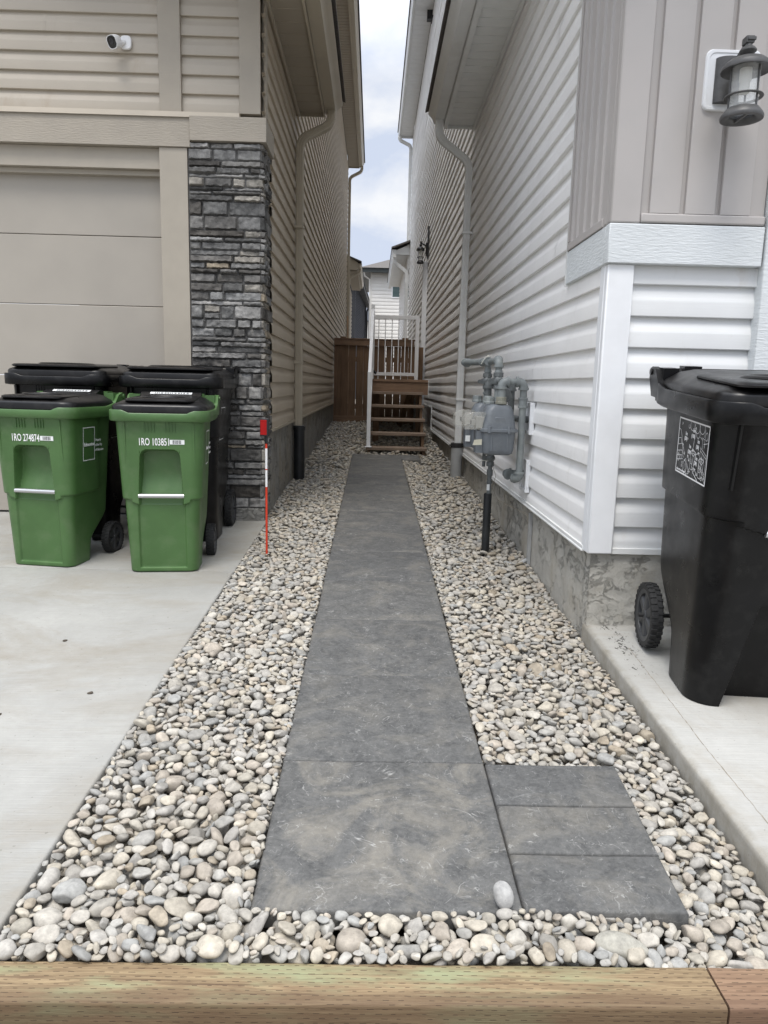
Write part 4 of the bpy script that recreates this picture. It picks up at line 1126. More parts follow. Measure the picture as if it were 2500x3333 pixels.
# drawing on the flank that faces the gravel
def flank_drawing(r):
    c = RCk; z0, z1 = .835, 1.035 - .045
    W_, H_ = .315, .200
    z0 = .800; z1 = z0 + H_
    p0, p1 = Vector((-cart_side_x(c, z0), .085, z0)), Vector((-cart_side_x(c, z1), .085, z1))
    up = (p1 - p0).normalized(); ax = Vector((0, -1, 0)); nn = ax.cross(up)
    F = Matrix(((ax.x, up.x, nn.x, p0.x + nn.x * .0016), (ax.y, up.y, nn.y, p0.y), (ax.z, up.z, nn.z, p0.z), (0, 0, 0, 1)))
    mb = MB()
    def line(pts, w=.0018):
        for (a, b2), (c2, d) in zip(pts[:-1], pts[1:]):
            a, c2 = a * W_, c2 * W_; b2, d = b2 * H_, d * H_
            L = math.hypot(c2 - a, d - b2)
            if L < 1e-6: continue
            nx, ny = -(d - b2) / L * w / 2, (c2 - a) / L * w / 2; ex, ey = (c2 - a) / L * w * .3, (d - b2) / L * w * .3
            mb.add([F @ Vector(p) for p in ((a - ex + nx, b2 - ey + ny, 0), (a - ex - nx, b2 - ey - ny, 0), (c2 + ex - nx, d + ey - ny, 0), (c2 + ex + nx, d + ey + ny, 0))], [(0, 1, 2, 3)])
    def blob(cx, cy, rx, ry, k=14, w=.0020, a0=0, a1=360): line([(cx + rx * math.cos(rad(a0 + (a1 - a0) * i / k)), cy + ry * math.sin(rad(a0 + (a1 - a0) * i / k))) for i in range(k + 1)], w)
    def arrow(a, b2, both=True):
        line([a, b2], .0024); d = Vector((b2[0] - a[0], b2[1] - a[1])).normalized()
        for tip, s_ in ((b2, -1), (a, 1)) if both else ((b2, -1),):
            for ang in (32, -32):
                v = Vector((d.x, d.y)); v.rotate(Matrix.Rotation(rad(ang), 2)); line([tip, (tip[0] + s_ * v.x * .045, tip[1] + s_ * v.y * .05)], .0024)
    line([(0, 0), (1, 0), (1, 1), (0, 1), (0, 0)], .0055)
    # van on the left
    line([(.01, .80), (.07, .78), (.13, .66), (.17, .50), (.20, .36), (.24, .30)]); line([(.02, .62), (.10, .64), (.14, .54), (.02, .50), (.02, .62)]); line([(.0, .38), (.17, .42), (.20, .36)]); line([(.0, .30), (.17, .33)]); line([(.12, .24), (.18, .26), (.18, .33), (.12, .32), (.12, .24)])
    blob(.06, .27, .035, .07); line([(.07, .40), (.06, .28)]); line([(.02, .22), (.22, .27)])
    # bushes and tree
    for cx, cy, rr in ((.46, .93, .07), (.62, .92, .08), (.78, .94, .08), (.66, .82, .06), (.36, .90, .03)): blob(cx, cy, rr, rr * 1.3, 12, .002, 150, 400)
    line([(.74, .78), (.82, .74), (.84, .60)]); line([(.80, .78), (.88, .76), (.89, .62)]); blob(.93, .82, .035, .07); line([(.86, .68), (.99, .72)]); line([(.88, .93), (.86, .80)])
    # fence
    line([(.78, .60), (.97, .50)]); line([(.78, .55), (.97, .45)]); line([(.77, .30), (.96, .18)]); line([(.77, .26), (.96, .14)]); line([(.78, .62), (.77, .24)]); line([(.97, .52), (.96, .12)])
    for k in (2, 4): line([(.78 + .032 * k, .55 - .017 * k), (.77 + .032 * k, .28 - .02 * k)], .0016)
    # bag and two carts
    blob(.30, .14, .055, .12); line([(.27, .26), (.33, .30), (.36, .25)]); line([(.30, .2), (.29, .1)]); blob(.21, .20, .012, .02, 8); blob(.20, .14, .012, .02, 8)
    for bx, by_ in ((.47, .10), (.75, .02)):
        line([(bx, by_ + .36), (bx + .07, by_ + .42), (bx + .16, by_ + .38), (bx + .10, by_ + .30), (bx, by_ + .36)], .0026); line([(bx, by_ + .36), (bx + .015, by_ + .04 + .02)]); line([(bx + .10, by_ + .30), (bx + .08, by_ + .03 + .02)]); line([(bx + .16, by_ + .38), (bx + .13, by_ + .08)]); line([(bx + .015, by_ + .06), (bx + .08, by_ + .05), (bx + .13, by_ + .08)])
        line([(bx + .03, by_ + .26), (bx + .03, by_ + .16), (bx + .07, by_ + .15), (bx + .07, by_ + .25)]); blob(bx + .13, by_ + .07, .02, .035, 10); blob(bx + .08, by_ + .37, .03, .025, 8)
        for k in range(0): line([(bx + .02 + .022 * k, by_ + .31 - .004 * k), (bx + .02 + .022 * k, by_ + .24 - .02 * (k % 2))], .0016)
    line([(.36, .24), (.46, .12)]); line([(.34, .22), (.44, .08)]); line([(.60, .12), (.76, -.0 + .02)], .003); line([(.90, .12), (.99, .04)])
    arrow((.58, .92), (.53, .48)); arrow((.17, .55), (.27, .36)); arrow((.37, .38), (.45, .28)); arrow((.61, .44), (.75, .50)); arrow((.63, .20), (.74, .10))
    line([(.33, .10), (.38, .06), (.36, .02), (.46, .06), (.44, .09), (.50, .10), (.45, .14)], .0022)
    for s_, x_, y_ in (('1m', .24, .72), ('(3ft)', .22, .63), ('3m', .49, .82), ('(10ft)', .45, .72), ('1m', .66, .66), ('(3ft)', .63, .56), ('1m', .40, .52), ('(3ft)', .375, .42), ('1m', .64, .36), ('(3ft)', .61, .27)):
        mesh_to_mb(mb, text_data(s_, .0185, .95, .0002, bold=.0005), F @ Matrix.Translation((x_ * W_, y_ * H_, .0002)))
    mesh_to_mb(mb, text_data('edmonton.ca/waste', .0125, 1.0, .0002, bold=.0003), F @ Matrix.Translation((.03 * W_, .035 * H_, .0002)))
    for x_, y_ in ((.11, .90), (.33, .66), (.95, .10)): line([(x_ - .015, y_ - .02), (x_, y_ + .03), (x_ + .006, y_ - .01), (x_ + .02, y_ + .02)], .0016)
    link('drawing_sticker', mb.data('drawing_sticker', M['white_paint'], 0, False), r)
flank_drawing(RC)

# ------------------------------------------------------------------ security camera
t = thing('security_camera', 'small white security camera with a black face on the beige siding', 'camera', (-1.735, FY, 3.39), None, False)
mb = MB(); mb.loft([[(x, -d, z) for x, z in rrect(.074 * s_, .086 * s_, .026 * s_, 6, .02)] for d, s_ in ((-.004, 1), (.008, 1), (.012, .93))]); base = mb.obj('wall_plate', M['cam_white'], t, 45)
mb = MB(); mb.tube([(.012, -.010, 0), (.002, -.025, -.010), (-.016, -.040, -.016)], .016, 14); mb.obj('arm', M['cam_white'], t, 45)
MT = Matrix.Translation((-.030, -.066, -.022)) @ Matrix.Rotation(rad(-17), 4, 'Z') @ Matrix.Rotation(rad(24), 4, 'X') @ Matrix.Rotation(rad(-8), 4, 'Y') @ Matrix.Scale(1.28, 4)
def cring(d, s_): return [MT @ Vector((x, d, z)) for x, z in rrect(.056 * s_, .064 * s_, .022 * s_, 8)]
mb = MB(); mb.loft([cring(.032, .35), cring(.030, .62), cring(.020, .88), cring(.005, .98), cring(-.030, 1.0), cring(-.034, .98), cring(-.034, .90), cring(-.031, .88)]); hd = mb.obj('housing', M['cam_white'], t, 50)
mb = MB(); mb.loft([cring(-.030, .885), cring(-.0325, .87), cring(-.0335, .80)]); 
fc = mb.obj('face_plate', M['cam_black'], t, 50)
mb = MB(); mb.lathe([(.013, 0), (.013, .003), (.010, .004), (.009, .002), (0, .0025)], 24, MT @ Matrix.Translation((0, -.0335, .002)) @ Matrix.Rotation(rad(90), 4, 'X')); mb.obj('lens', mat('lens_ring', (.03, .03, .033), .15, .1), fc, 40)

# ------------------------------------------------------------------ wall lanterns
def lantern(label, loc, rz, mname, block):
    t = thing('wall_lantern', label, 'wall lamp', loc, 'outdoor wall lanterns', False, (0, 0, rz))
    # local: wall plane y = 0, lamp hangs at y = -.165, z = 0 at the middle of the back plate
    if block:
        mb = MB(); mb.loft([[(x, -d, z) for x, z in rrect(.222 - 2 * i, .228 - 2 * i, .026, 6, .012, .005)] for d, i in ((-.01, 0), (.020, 0), (.024, .003), (.024, .012), (.021, .014))]); mb.obj('mounting_block', M['white_trim'], t, 40)
    else:
        mb = MB(); mb.box(-.07, .07, -.018, .01, -.12, .30); mb.obj('mounting_block', M['lamp_black'], t, 40, .003)
    mb = MB(); n = 16
    half = [(.052 * math.sin(rad(-90 + 180 * i / n)), -.022 - .052 * .62 * math.cos(rad(-90 + 180 * i / n))) for i in range(n + 1)] + [(.052, -.02), (-.052, -.02)]
    mb.loft([[(x - .008, y_, z) for x, y_ in half] for z in (-.085, .085)]); mb.obj('back_plate', M[mname], t, 40, .002)
    mb = MB(); mb.bar((0, -.045, .045), (0, -.150, .082), .016, .020); mb.box(-.016, .016, -.180, -.140, .080, .105); mb.box(-.012, .020, -.185, -.165, .088, .100); mb.obj('arm', M[mname], t, 40, .002)
    C = Matrix.Translation((0, -.165, 0))
    mb = MB(); mb.lathe([(0, .082), (.012, .080), (.014, .072), (.024, .066), (.031, .057), (.031, .053), (.022, .044), (.018, .040), (.022, .036), (.040, .030), (.066, .020), (.088, .002), (.092, -.010), (.091, -.016), (.085, -.012), (.060, -.004), (.055, -.004), (.0, -.004)], 48, C); cap = mb.obj('cap', M[mname], t, 30)
    mb = MB(); mb.lathe([(.0535, -.006), (.0545, -.170), (.0515, -.170), (.0505, -.006), (.0535, -.006)], 48, C); mb.obj('glass_shade', M['lamp_glass'], t, 50)
    mb = MB()
    mb.lathe([(.055, -.108), (.070, -.106), (.072, -.109), (.070, -.112), (.055, -.110), (.055, -.108)], 48, C)
    mb.lathe([(.054, -.150), (.060, -.152), (.076, -.172), (.080, -.182), (.078, -.190), (.060, -.190), (.044, -.180), (.042, -.174), (.052, -.160), (.054, -.150)], 48, C)
    for a in (60, 180, 300): mb.tube([(.056 * math.cos(rad(a)), -.165 + .056 * math.sin(rad(a)), -.008), (.057 * math.cos(rad(a)), -.165 + .057 * math.sin(rad(a)), -.165)], .004, 8)
    mb.box(-.005, .005, -.215, -.115, -.186, -.180)
    mb.obj('cage', M[mname], t, 40)
    mb = MB(); mb.lathe([(0, -.008), (.022, -.008), (.022, -.05), (.019, -.055), (.019, -.095), (.0, -.097)], 24, C); mb.obj('bulb_holder', M['socket'], t, 40)
    return t
lantern('large grey wall lantern on a white block on the taupe panel', (1.408, RY - .018, 2.402), 0, 'lamp_metal', True)
lt = lantern('small black wall lantern high on the alley side of the white house', (XR - .016, 14.5, 3.70), rad(-90), 'lamp_black', False)
lt.scale = (1.15, .85, 1.35)

# ------------------------------------------------------------------ gas meters
t = thing('gas_meter_set', 'pair of grey gas meters with pipes and valves on the white siding', 'gas meter', (.76, 4.75, .1))
def meter(cx, cy):
    mb = MB()
    def rg(w, d, r, z, ox=0): return [(x, y_, z) for x, y_ in rrect(w, d, r, 6, cx + ox, cy)]
    mb.loft([rg(.150, .12, .03, .752), rg(.182, .145, .035, .762), rg(.196, .155, .036, .785), rg(.208, .168, .036, .893)])
    mb.loft([rg(.205, .165, .034, .915), rg(.196, .155, .045, .97), rg(.182, .145, .05, 1.02), rg(.150, .12, .05, 1.052), rg(.100, .08, .035, 1.062)])
    body = mb.obj('meter_body', M['meter_grey'], t, 40)
    mb = MB(); mb.loft([rg(.222, .182, .036, .893), rg(.234, .194, .038, .896), rg(.234, .194, .038, .911), rg(.222, .182, .036, .915)])
    for dx_ in (-.062, .058):
        for dy_ in (-.088, .088): mb.lathe([(0, .93), (.010, .928), (.012, .915), (.012, .888), (0, .884)], 12, Matrix.Translation((cx + dx_, cy + dy_, 0)))
    sub(mb.obj('seam_flange', M['meter_grey'], t, 40), body)
    mb = MB()
    yf = cy - .075
    for x0, x1 in ((-.052, -.040), (.046, .058)): mb.box(cx + x0, cx + x1, yf - .010, yf + .02, .775, .892)
    mb.add([(cx - .036, yf - .004, .918), (cx + .040, yf - .004, .918), (cx + .034, yf - .004, .985), (cx - .030, yf - .004, .985), (cx - .036, yf + .03, .918), (cx + .040, yf + .03, .918), (cx + .030, yf + .03, .985), (cx - .026, yf + .03, .985)], [(0, 1, 2, 3), (1, 5, 6, 2), (0, 3, 7, 4), (3, 2, 6, 7)])
    sub(mb.obj('raised_ribs', M['meter_grey'], t, 40, .003), body)
    # index box with a clear cover, on the path side
    mb = MB(); ix = cx - .095
    sec = [(-.01, .905), (-.115, .905), (-.120, .925), (-.118, .985), (-.075, 1.012), (.010, 1.012)]
    mb.loft([[(ix + a, y_, z) for a, z in sec] for y_ in (cy - .075, cy + .075)])
    mb.obj('index_cover', M['meter_glass'], t, 25, .004)
    mb = MB(); mb.box(ix - .045, ix + .02, cy - .05, cy + .05, .915, .985); mb.box(ix - .07, ix - .045, cy - .02, cy + .03, .93, .965); bx = mb.obj('index', mat('index_grey', (.30, .30, .28), .5, .1), t, 35, .002)
    mb = MB(); mb.box(ix - .072, ix - .070, cy - .015, cy + .025, .935, .96); sub(mb.obj('dial', M['dark_print'], t, 0), bx)
    mb = MB(); mb.loft([rg(.05, .10, .01, .762, -.112), rg(.055, .12, .01, .90, -.112)]); mb.obj('side_box', M['meter_grey'], t, 40)
MX, MY, MY2 = .775, 4.60, 5.06
meter(MX, MY); meter(MX - .01, MY2)
def pipe(name, pts, r, mname='pipe_grey', bend=.045, seg=8):
    P = [Vector(p) for p in pts]; path = [P[0]]
    for i in range(1, len(P) - 1): path += elbow(P[i - 1], P[i], P[i + 1], bend, seg)
    path.append(P[-1]); mb = MB(); mb.tube(path, r, 18)
    return mb, path
def band(mb, p, d, r, l=.016):
    p, d = Vector(p), Vector(d).normalized(); mb.tube([p - d * l / 2, p - d * l * .4, p + d * l * .4, p + d * l / 2], [r * .93, r, r, r * .93], 18)
def fitting(mb, a, b_, c, r, bend=.04):
    """fat elbow with rolled ends"""
    a, b_, c = Vector(a), Vector(b_), Vector(c)
    e = elbow(a, b_, c, bend, 9); mb.tube(e, r, 18)
    band(mb, e[0], a - b_, r * 1.18, .014); band(mb, e[-1], c - b_, r * 1.18, .014)
R0 = .0215
# inlet riser M1: sleeve, valve, up behind the meter to the manifold
IX, IY = .765, 4.745
mb = MB(); mb.lathe([(.026, .0), (.026, .482), (.022, .484), (.022, .3)], 24, Matrix.Translation((IX - .006, IY, 0)) ); mb.obj('sleeve', M['abs_black'], t, 40)
mb = MB(); mb.tube([(IX - .002, IY, .42), (IX, IY, .66)], .014, 14); mb.tube([(IX, IY, .60), (IX, IY, .64)], .020, 14); band(mb, (IX, IY, .555), (0, 0, 1), .019, .012); band(mb, (IX, IY, .575), (0, 0, 1), .017, .006); mb.obj('riser', M['valve_grey'], t, 40)
mb = MB(); mb.box(IX - .018, IX - .0, IY - .0155, IY - .013, .505, .545); mb.obj('tag', M['label_white'], t, 0)
def valve(x, y_, z, s_=1.0, name='valve'):
    mb = MB(); mb.lathe([(.022 * s_, -.055), (.030 * s_, -.052), (.030 * s_, -.03), (.024 * s_, -.022), (.029 * s_, -.006), (.029 * s_, .012), (.024 * s_, .024), (.032 * s_, .028), (.032 * s_, .052), (.022 * s_, .055)], 8, Matrix.Translation((x, y_, z)))
    mb.lathe([(.028 * s_, -.03), (.030 * s_, .026), (.022 * s_, .030), (.016 * s_, .036), (.012 * s_, .048), (0, .049)], 18, Matrix.Translation((x, y_, z)) @ Matrix.Rotation(rad(90), 4, 'X'))
    # locking wings
    for k in range(1):
        pts = [(-.062, .006), (-.056, -.014), (-.02, -.022), (.0, -.018), (0, .018), (-.02, .024)]
        mb.loft([[(x + a * s_, y_ - .012 + d, z + b2 * s_) for a, b2 in pts] for d in (-.004, .004)])
    mb.lathe([(.0135 * s_, -.006), (.0135 * s_, .006), (.007 * s_, .006), (.007 * s_, -.006), (.0135 * s_, -.006)], 14, Matrix.Translation((x - .054 * s_, y_ - .012, z - .003)) @ Matrix.Rotation(rad(90), 4, 'X'))
    mb.obj(name, M['valve_grey'], t, 35)
valve(IX, IY, .715, .85)
mb = MB(); mb.tube([(IX, IY, .755), (IX, IY, .80)], .016, 12); mb.tube([(IX, IY, .80), (IX, IY + .015, 1.10)], .016, 12)
HX, HZ_ = .790, 1.335
mb.tube([(HX, IY, 1.06), (HX, IY, 1.30)], R0, 18); fitting(mb, (HX, IY, 1.2), (HX, IY, HZ_), (HX, IY + .2, HZ_), R0 * 1.22); band(mb, (HX, IY, 1.255), (0, 0, 1), R0 * 1.15, .03)
mb.tube([(HX, IY + .03, HZ_), (HX - .002, MY2 + .10, HZ_)], R0, 18); mb.obj('pipe', M['pipe_grey'], t, 40)
valve(HX, IY, 1.205)
mb = MB(); H2X = HX - .012
mb.tube([(H2X, MY2 + .06, 1.06), (H2X, MY2 + .06, HZ_)], R0, 18); band(mb, (H2X, MY2 + .06, 1.27), (0, 0, 1), R0 * 1.2, .014); band(mb, (H2X, MY2 + .06, 1.125), (0, 0, 1), R0 * 1.25, .016)
T = (H2X - .004, MY2 + .06, HZ_)
mb.lathe([(0, .050), (.028, .048), (.031, .044), (.031, .032), (.028, .03), (.028, -.04), (0, -.04)], 24, Matrix.Translation(T) @ Matrix.Rotation(rad(90), 4, 'X'))
E_ = (.672, 5.62, HZ_ + .008)
mb.tube([T, E_], R0 * 1.08, 18); band(mb, (T[0] - .02, T[1] + .09, HZ_), (E_[0] - T[0], E_[1] - T[1], 0), R0 * 1.35, .02); fitting(mb, (T[0], T[1] + .2, T[2]), E_, (E_[0] + .16, E_[1] + .12, E_[2]), R0 * 1.3); mb.obj('manifold', M['pipe_grey'], t, 40)
mb = MB(); mb.tube([(H2X, MY2 + .05, .62), (H2X, MY2 + .05, 1.1)], .012, 10); mb.obj('pipe', M['valve_grey'], t, 40)
valve(H2X, MY2 + .06, 1.205)
# outlet 1: collar, elbow towards the wall, long down pipe, back into the wall
def collar(x, y_, mname):
    mb = MB(); mb.lathe([(.030, 1.062), (.036, 1.064), (.036, 1.076), (.032, 1.080), (.032, 1.104), (.027, 1.108)], 8, Matrix.Translation((x, y_, 0))); mb.obj('union', M[mname], t, 30)
collar(MX + .012, MY - .02, 'rust'); collar(MX + .0, MY2 - .02, 'pipe_grey'); collar(MX - .055, MY + .02, 'pipe_grey'); collar(MX - .065, MY2 + .02, 'pipe_grey')
mb = MB()
ox, oy = MX + .012, MY - .02
mb.tube([(ox, oy, 1.10), (ox, oy, 1.165)], R0 * 1.12, 18); fitting(mb, (ox, oy, 1.1), (ox, oy, 1.200), (ox + .1, oy, 1.200), R0 * 1.3, .038)
mb.tube([(ox + .035, oy, 1.2), (ox + .11, oy, 1.2)], R0, 18)
dxp = .922
fitting(mb, (ox, oy, 1.2), (dxp, oy, 1.2), (dxp, oy, 1.0), R0 * 1.3, .042)
mb.tube([(dxp, oy, 1.17), (dxp, oy, 1.10)], R0 * 1.0, 18); mb.tube([(dxp, oy, 1.102), (dxp, oy, 1.045)], R0 * 1.22, 18); band(mb, (dxp, oy, 1.10), (0, 0, 1), R0 * 1.38, .012); band(mb, (dxp, oy, 1.048), (0, 0, 1), R0 * 1.38, .012)
mb.tube([(dxp, oy, 1.05), (dxp, oy, .63)], R0, 18)
fitting(mb, (dxp, oy, .8), (dxp, oy, .600), (dxp - .06, oy + .10, .612), R0 * 1.3, .04)
fitting(mb, (dxp, oy, .6), (dxp - .070, oy + .115, .625), (dxp + .02, oy + .115, .625), R0 * 1.3, .035)
mb.tube([(dxp - .03, oy + .115, .625), (XR + .01, oy + .115, .625)], R0, 18); mb.obj('pipe', M['pipe_grey'], t, 40)
# outlet 2
mb = MB(); ox2, oy2 = MX, MY2 - .02
mb.tube([(ox2, oy2, 1.10), (ox2, oy2, 1.165)], R0 * 1.1, 18); fitting(mb, (ox2, oy2, 1.1), (ox2, oy2, 1.2), (ox2 + .1, oy2, 1.2), R0 * 1.3, .038)
mb.tube([(ox2 + .03, oy2, 1.2), (ox2 + .14, oy2, 1.2)], R0, 18); fitting(mb, (ox2, oy2, 1.2), (.925, oy2 - .05, 1.19), (.925, oy2 - .05, 1.0), R0 * 1.3, .04)
mb.tube([(.925, oy2 - .05, 1.17), (.925, oy2 - .05, 1.0)], R0, 18)
mb.tube([(.925, oy2 - .05, 1.0), (.925, oy2 - .06, .97), (.925, 4.645, .97)], R0 * 1.0, 16); mb.tube([(.925, 4.66, .97), (XR + .01, 4.645, .972)], R0, 16); mb.obj('pipe', M['valve_grey'], t, 40)
mb = MB(); mb.lathe([(0, .02), (.05, .018), (.055, .006), (.055, -.006), (.05, -.02), (0, -.022)], 24, Matrix.Translation((.845, 4.86, 1.115)) @ Matrix.Rotation(rad(80), 4, 'X')); mb.tube([(.845, 4.84, 1.16), (.85, 4.83, 1.19), (.83, 4.83, 1.21)], .003, 6); mb.obj('regulator', M['valve_grey'], t, 35)
mb = MB(); mb.add([(MX - .152, MY - .082, .845), (MX - .105, MY - .085, .85), (MX - .105, MY - .080, .815), (MX - .160, MY - .078, .812)], [(0, 1, 2, 3)]); mb.obj('paper_tag', M['tag_paper'], t, 0)
mb = MB(); mb.box(MX - .146, MX - .142, MY2 - .05, MY2 - .02, .80, .835); mb.box(MX - .146, MX - .115, MY2 - .062, MY2 - .060, .80, .84); mb.obj('tag', M['label_white'], t, 0)
mb = MB(); mb.tube([(IX - .012, IY - .015, .695), (IX - .05, IY - .02, .70), (IX - .09, IY - .03, .68), (IX - .115, IY - .03, .68)], .0022, 6); mb.tube([(T[0] + .0, T[1] - .055, 1.37), (T[0] - .02, T[1] - .055, 1.365), (T[0] - .04, T[1] - .055, 1.34), (T[0] - .05, T[1] - .055, 1.318)], .0025, 6); mb.tube([(T[0] - .012, T[1] - .05, 1.372), (T[0] + .006, T[1] - .055, 1.378)], .003, 6)
mb.obj('wire', M['wire_white'], t, 40)
mb = MB(); mb.tube([(IX + .016, IY, .66), (IX + .04, IY, .60), (IX + .02, IY, .52), (IX + .05, IY - .05, .45), (XR + .0, 4.55, .38), (XR + .004, 4.53, .30)], .0014, 6); mb.obj('wire', M['twig'], t, 40)

# ------------------------------------------------------------------ stairs, landing and rails
t = thing('stair_flight', 'brown cedar stairs and landing with a pale aluminium railing', 'stairs', (.3, 10.5, .3))
SX0, SX1 = -.085, .720
for i in range(5):
    z = .352 + .18 * i; yy = 9.73 + .25 * i
    mb = MB(); mb.box(SX0, SX1, yy, yy + .135, z - .038, z); mb.box(SX0, SX1, yy + .142, yy + .275, z - .038, z); mb.obj('tread', M['cedar_tread'], t, 35, .004)
for x in (SX0 + .02, SX1 - .058):
    prof = []
    for i in range(6):
        z = .312 + .18 * i; yy = 9.76 + .25 * i
        prof += [(yy, z - .18 if i else .2), (yy, z - .002)]
    prof = prof[:-1] + [(11.0, 1.03), (11.04, 1.03), (11.04, .86), (10.1, .2)]
    mb = MB(); mb.loft([[(xx, a, b2) for a, b2 in prof] for xx in (x, x + .038)]); mb.obj('stringer', M['cedar_z'], t, 35)
mb = MB(); mb.box(-.035, .80, 10.98, 11.018, 1.035, 1.212); mb.box(-.035, .003, 11.018, 14.3, 1.035, 1.212); mb.box(.003, .80, 14.262, 14.3, 1.035, 1.212); mb.obj('rim_joist', M['cedar_x'], t, 35, .003)
mb = MB()
for k in range(23): mb.box(-.05, .80, 10.965 + k * .146, 10.965 + k * .146 + .140, 1.214, 1.252)
mb.obj('deck_boards', M['cedar_x'], t, 35, .003)
for x, y_ in ((.0, 11.05), (.0, 14.2), (.70, 14.15), (.70, 12.2)):
    mb = MB(); mb.box(x, x + .089, y_, y_ + .089, .15, 1.035); mb.obj('support_post', M['cedar_z'], t, 35, .003)
mb = MB(); mb.bar((.50, 13.9, .42), (.64, 13.2, 1.04), .038, .089, (1, 0, 0)); mb.obj('brace', M['stud'], t, 35)
rl = bpy.data.objects.new('railing', None); COL.objects.link(rl); rl.parent = t; rl.matrix_parent_inverse = Matrix.Translation(t.location).inverted()
rl['world_built'] = True
def rmb(name, mb): 
    o = mb.obj(name, M['alu_white'], None, 35, .003); o.parent = rl
mb = MB(); mb.box(-.080, -.028, 9.74, 9.79, .352, 1.328); mb.box(-.10, -.008, 9.72, 9.81, .352, .360); rmb('post', mb)
mb = MB(); mb.box(-.055, -.005, 11.0, 11.05, 1.252, 2.31); rmb('post', mb)
mb = MB(); mb.box(-.055, .0, 14.20, 14.25, 1.252, 2.47); rmb('post', mb)
mb = MB(); mb.box(.765, .835, 14.20, 14.25, 1.252, 2.46); rmb('post', mb)
mb = MB(); mb.bar((-.054, 9.76, 1.30), (-.032, 11.03, 2.24), .045, .045); mb.bar((-.054, 9.79, .50), (-.032, 11.03, 1.40), .035, .035); rmb('stair_rail', mb)
mb = MB(); mb.box(-.05, -.01, 11.05, 14.2, 2.235, 2.28); mb.box(-.045, -.015, 11.05, 14.2, 1.35, 1.385); rmb('side_rail', mb)
mb = MB(); mb.box(.0, .765, 14.205, 14.245, 2.385, 2.455); rmb('top_rail', mb)
mb = MB(); mb.box(.0, .765, 14.21, 14.24, 1.345, 1.405); rmb('bottom_rail', mb)
for k in range(6):
    x = .075 + .125 * k
    mb = MB(); mb.box(x - .009, x + .009, 14.216, 14.234, 1.40, 2.39); rmb('baluster', mb)
for k in range(22):
    y_ = 11.15 + .14 * k
    mb = MB(); mb.box(-.037, -.023, y_ - .007, y_ + .007, 1.38, 2.24); rmb('baluster', mb)
for k in range(8):
    y_ = 9.92 + .14 * k; z = .50 + (y_ - 9.79) / 1.24 * .90; x = -.054 + (y_ - 9.76) / 1.27 * .022
    mb = MB(); mb.box(x - .008, x + .008, y_ - .007, y_ + .007, z, z + .80); rmb('baluster', mb)
mb = MB(); mb.bar((-.01, 11.02, 1.37), (.03, 11.0, 1.33), .03, .03); o = mb.obj('bracket', M['lamp_black'], None, 35); o.parent = rl
mb = MB(); mb.lathe([(.06, .2), (.06, .95)], 18, Matrix.Translation((.80, 13.6, 0)), 0, True)
tag(mb.obj('drain_pipe', M['pvc_grey'], None, 40), 'grey pipe standing in the shade under the landing', 'drain pipe')

# ------------------------------------------------------------------ wooden fence across the alley
t = thing('wooden_fence', 'brown stained board fence across the end of the alley', 'fence', (0, 14.5, .44))
mb = MB(); x = -.772; rs = random.Random(3)
while x < .88:
    w = .135; g = rs.choice([.004, .006, .010, .012])
    mb.box(x, x + w, 14.50, 14.518, .43, 1.90 + rs.uniform(-.004, .004)); x += w + g
mb.obj('board_panel', M['cedar_z'], t, 35, .002)
mb = MB(); mb.box(-.775, .76, 14.46, 14.498, 1.90, 2.01); mb.box(-.775, .80, 14.45, 14.55, 2.012, 2.035); mb.obj('top_rail', M['cedar_x'], t, 35, .004)
mb = MB(); mb.box(-.775, .80, 14.462, 14.498, .42, .56); mb.obj('kick_board', M['cedar_x'], t, 35, .004)
mb = MB(); mb.box(-.775, .90, 14.52, 14.56, 1.60, 1.69); mb.box(-.775, .90, 14.52, 14.56, .7, .79); mb.obj('back_rail', M['cedar_x'], t, 35, .003)
for x in (-.66, .53, .80):
    mb = MB(); mb.box(x, x + .11, 14.56, 14.66, .2, 2.07 if x < .7 else 1.9); mb.obj('post', M['cedar_z'], t, 35, .004)

# ------------------------------------------------------------------ houses beyond the fence
t = thing('pale_house', 'cream-sided house with a hip roof seen above the fence', 'house', (2, 50, .5))
Y0 = 45.0
siding('siding', t, 'x', Y0, -.26, 7, .5, 7.66, .5, .205, -1, M['cream_x'])
mb = MB(); mb.box(-.31, -.24, Y0 - .03, Y0 + 9, .5, 7.66); mb.obj('corner_post', M['cream_x'], t, 0)
mb = MB(); mb.box(-.24, 7, Y0 + .05, Y0 + 9, .5, 7.66); mb.obj('wall', M['cream_x'], t, 0)
mb = MB(); mb.box(-.80, 7.4, Y0 - .55, Y0 + 9.4, 7.66, 7.70); mb.box(-.83, 7.5, Y0 - .60, Y0 - .55, 7.60, 7.86); mb.box(-.85, -.80, Y0 - .6, Y0 + 9.4, 7.60, 7.86); mb.obj('fascia', M['eave_green'], t, 0)
mb = MB(); mb.loft([[(-.95, Y0 - .7, 7.84), (7.5, Y0 - .7, 7.84), (7.5, Y0 + 9.5, 7.84), (-.95, Y0 + 9.5, 7.84)], [(3.2, Y0 + 4.3, 9.75), (3.6, Y0 + 4.3, 9.75), (3.6, Y0 + 4.6, 9.75), (3.2, Y0 + 4.6, 9.75)]]); mb.obj('roof', M['shingle'], t, 0)
mb = MB(); mb.box(.945, 1.0, Y0 - .03, Y0 + .02, 6.24, 7.12); mb.box(2.2, 2.26, Y0 - .03, Y0 + .02, 6.24, 7.12); mb.box(1.0, 2.2, Y0 - .03, Y0 + .02, 6.24, 6.31); mb.box(1.0, 2.2, Y0 - .03, Y0 + .02, 7.06, 7.12); mb.box(1.58, 1.62, Y0 - .028, Y0 + .02, 6.31, 7.06); wf = mb.obj('window', M['white_paint'], t, 0)
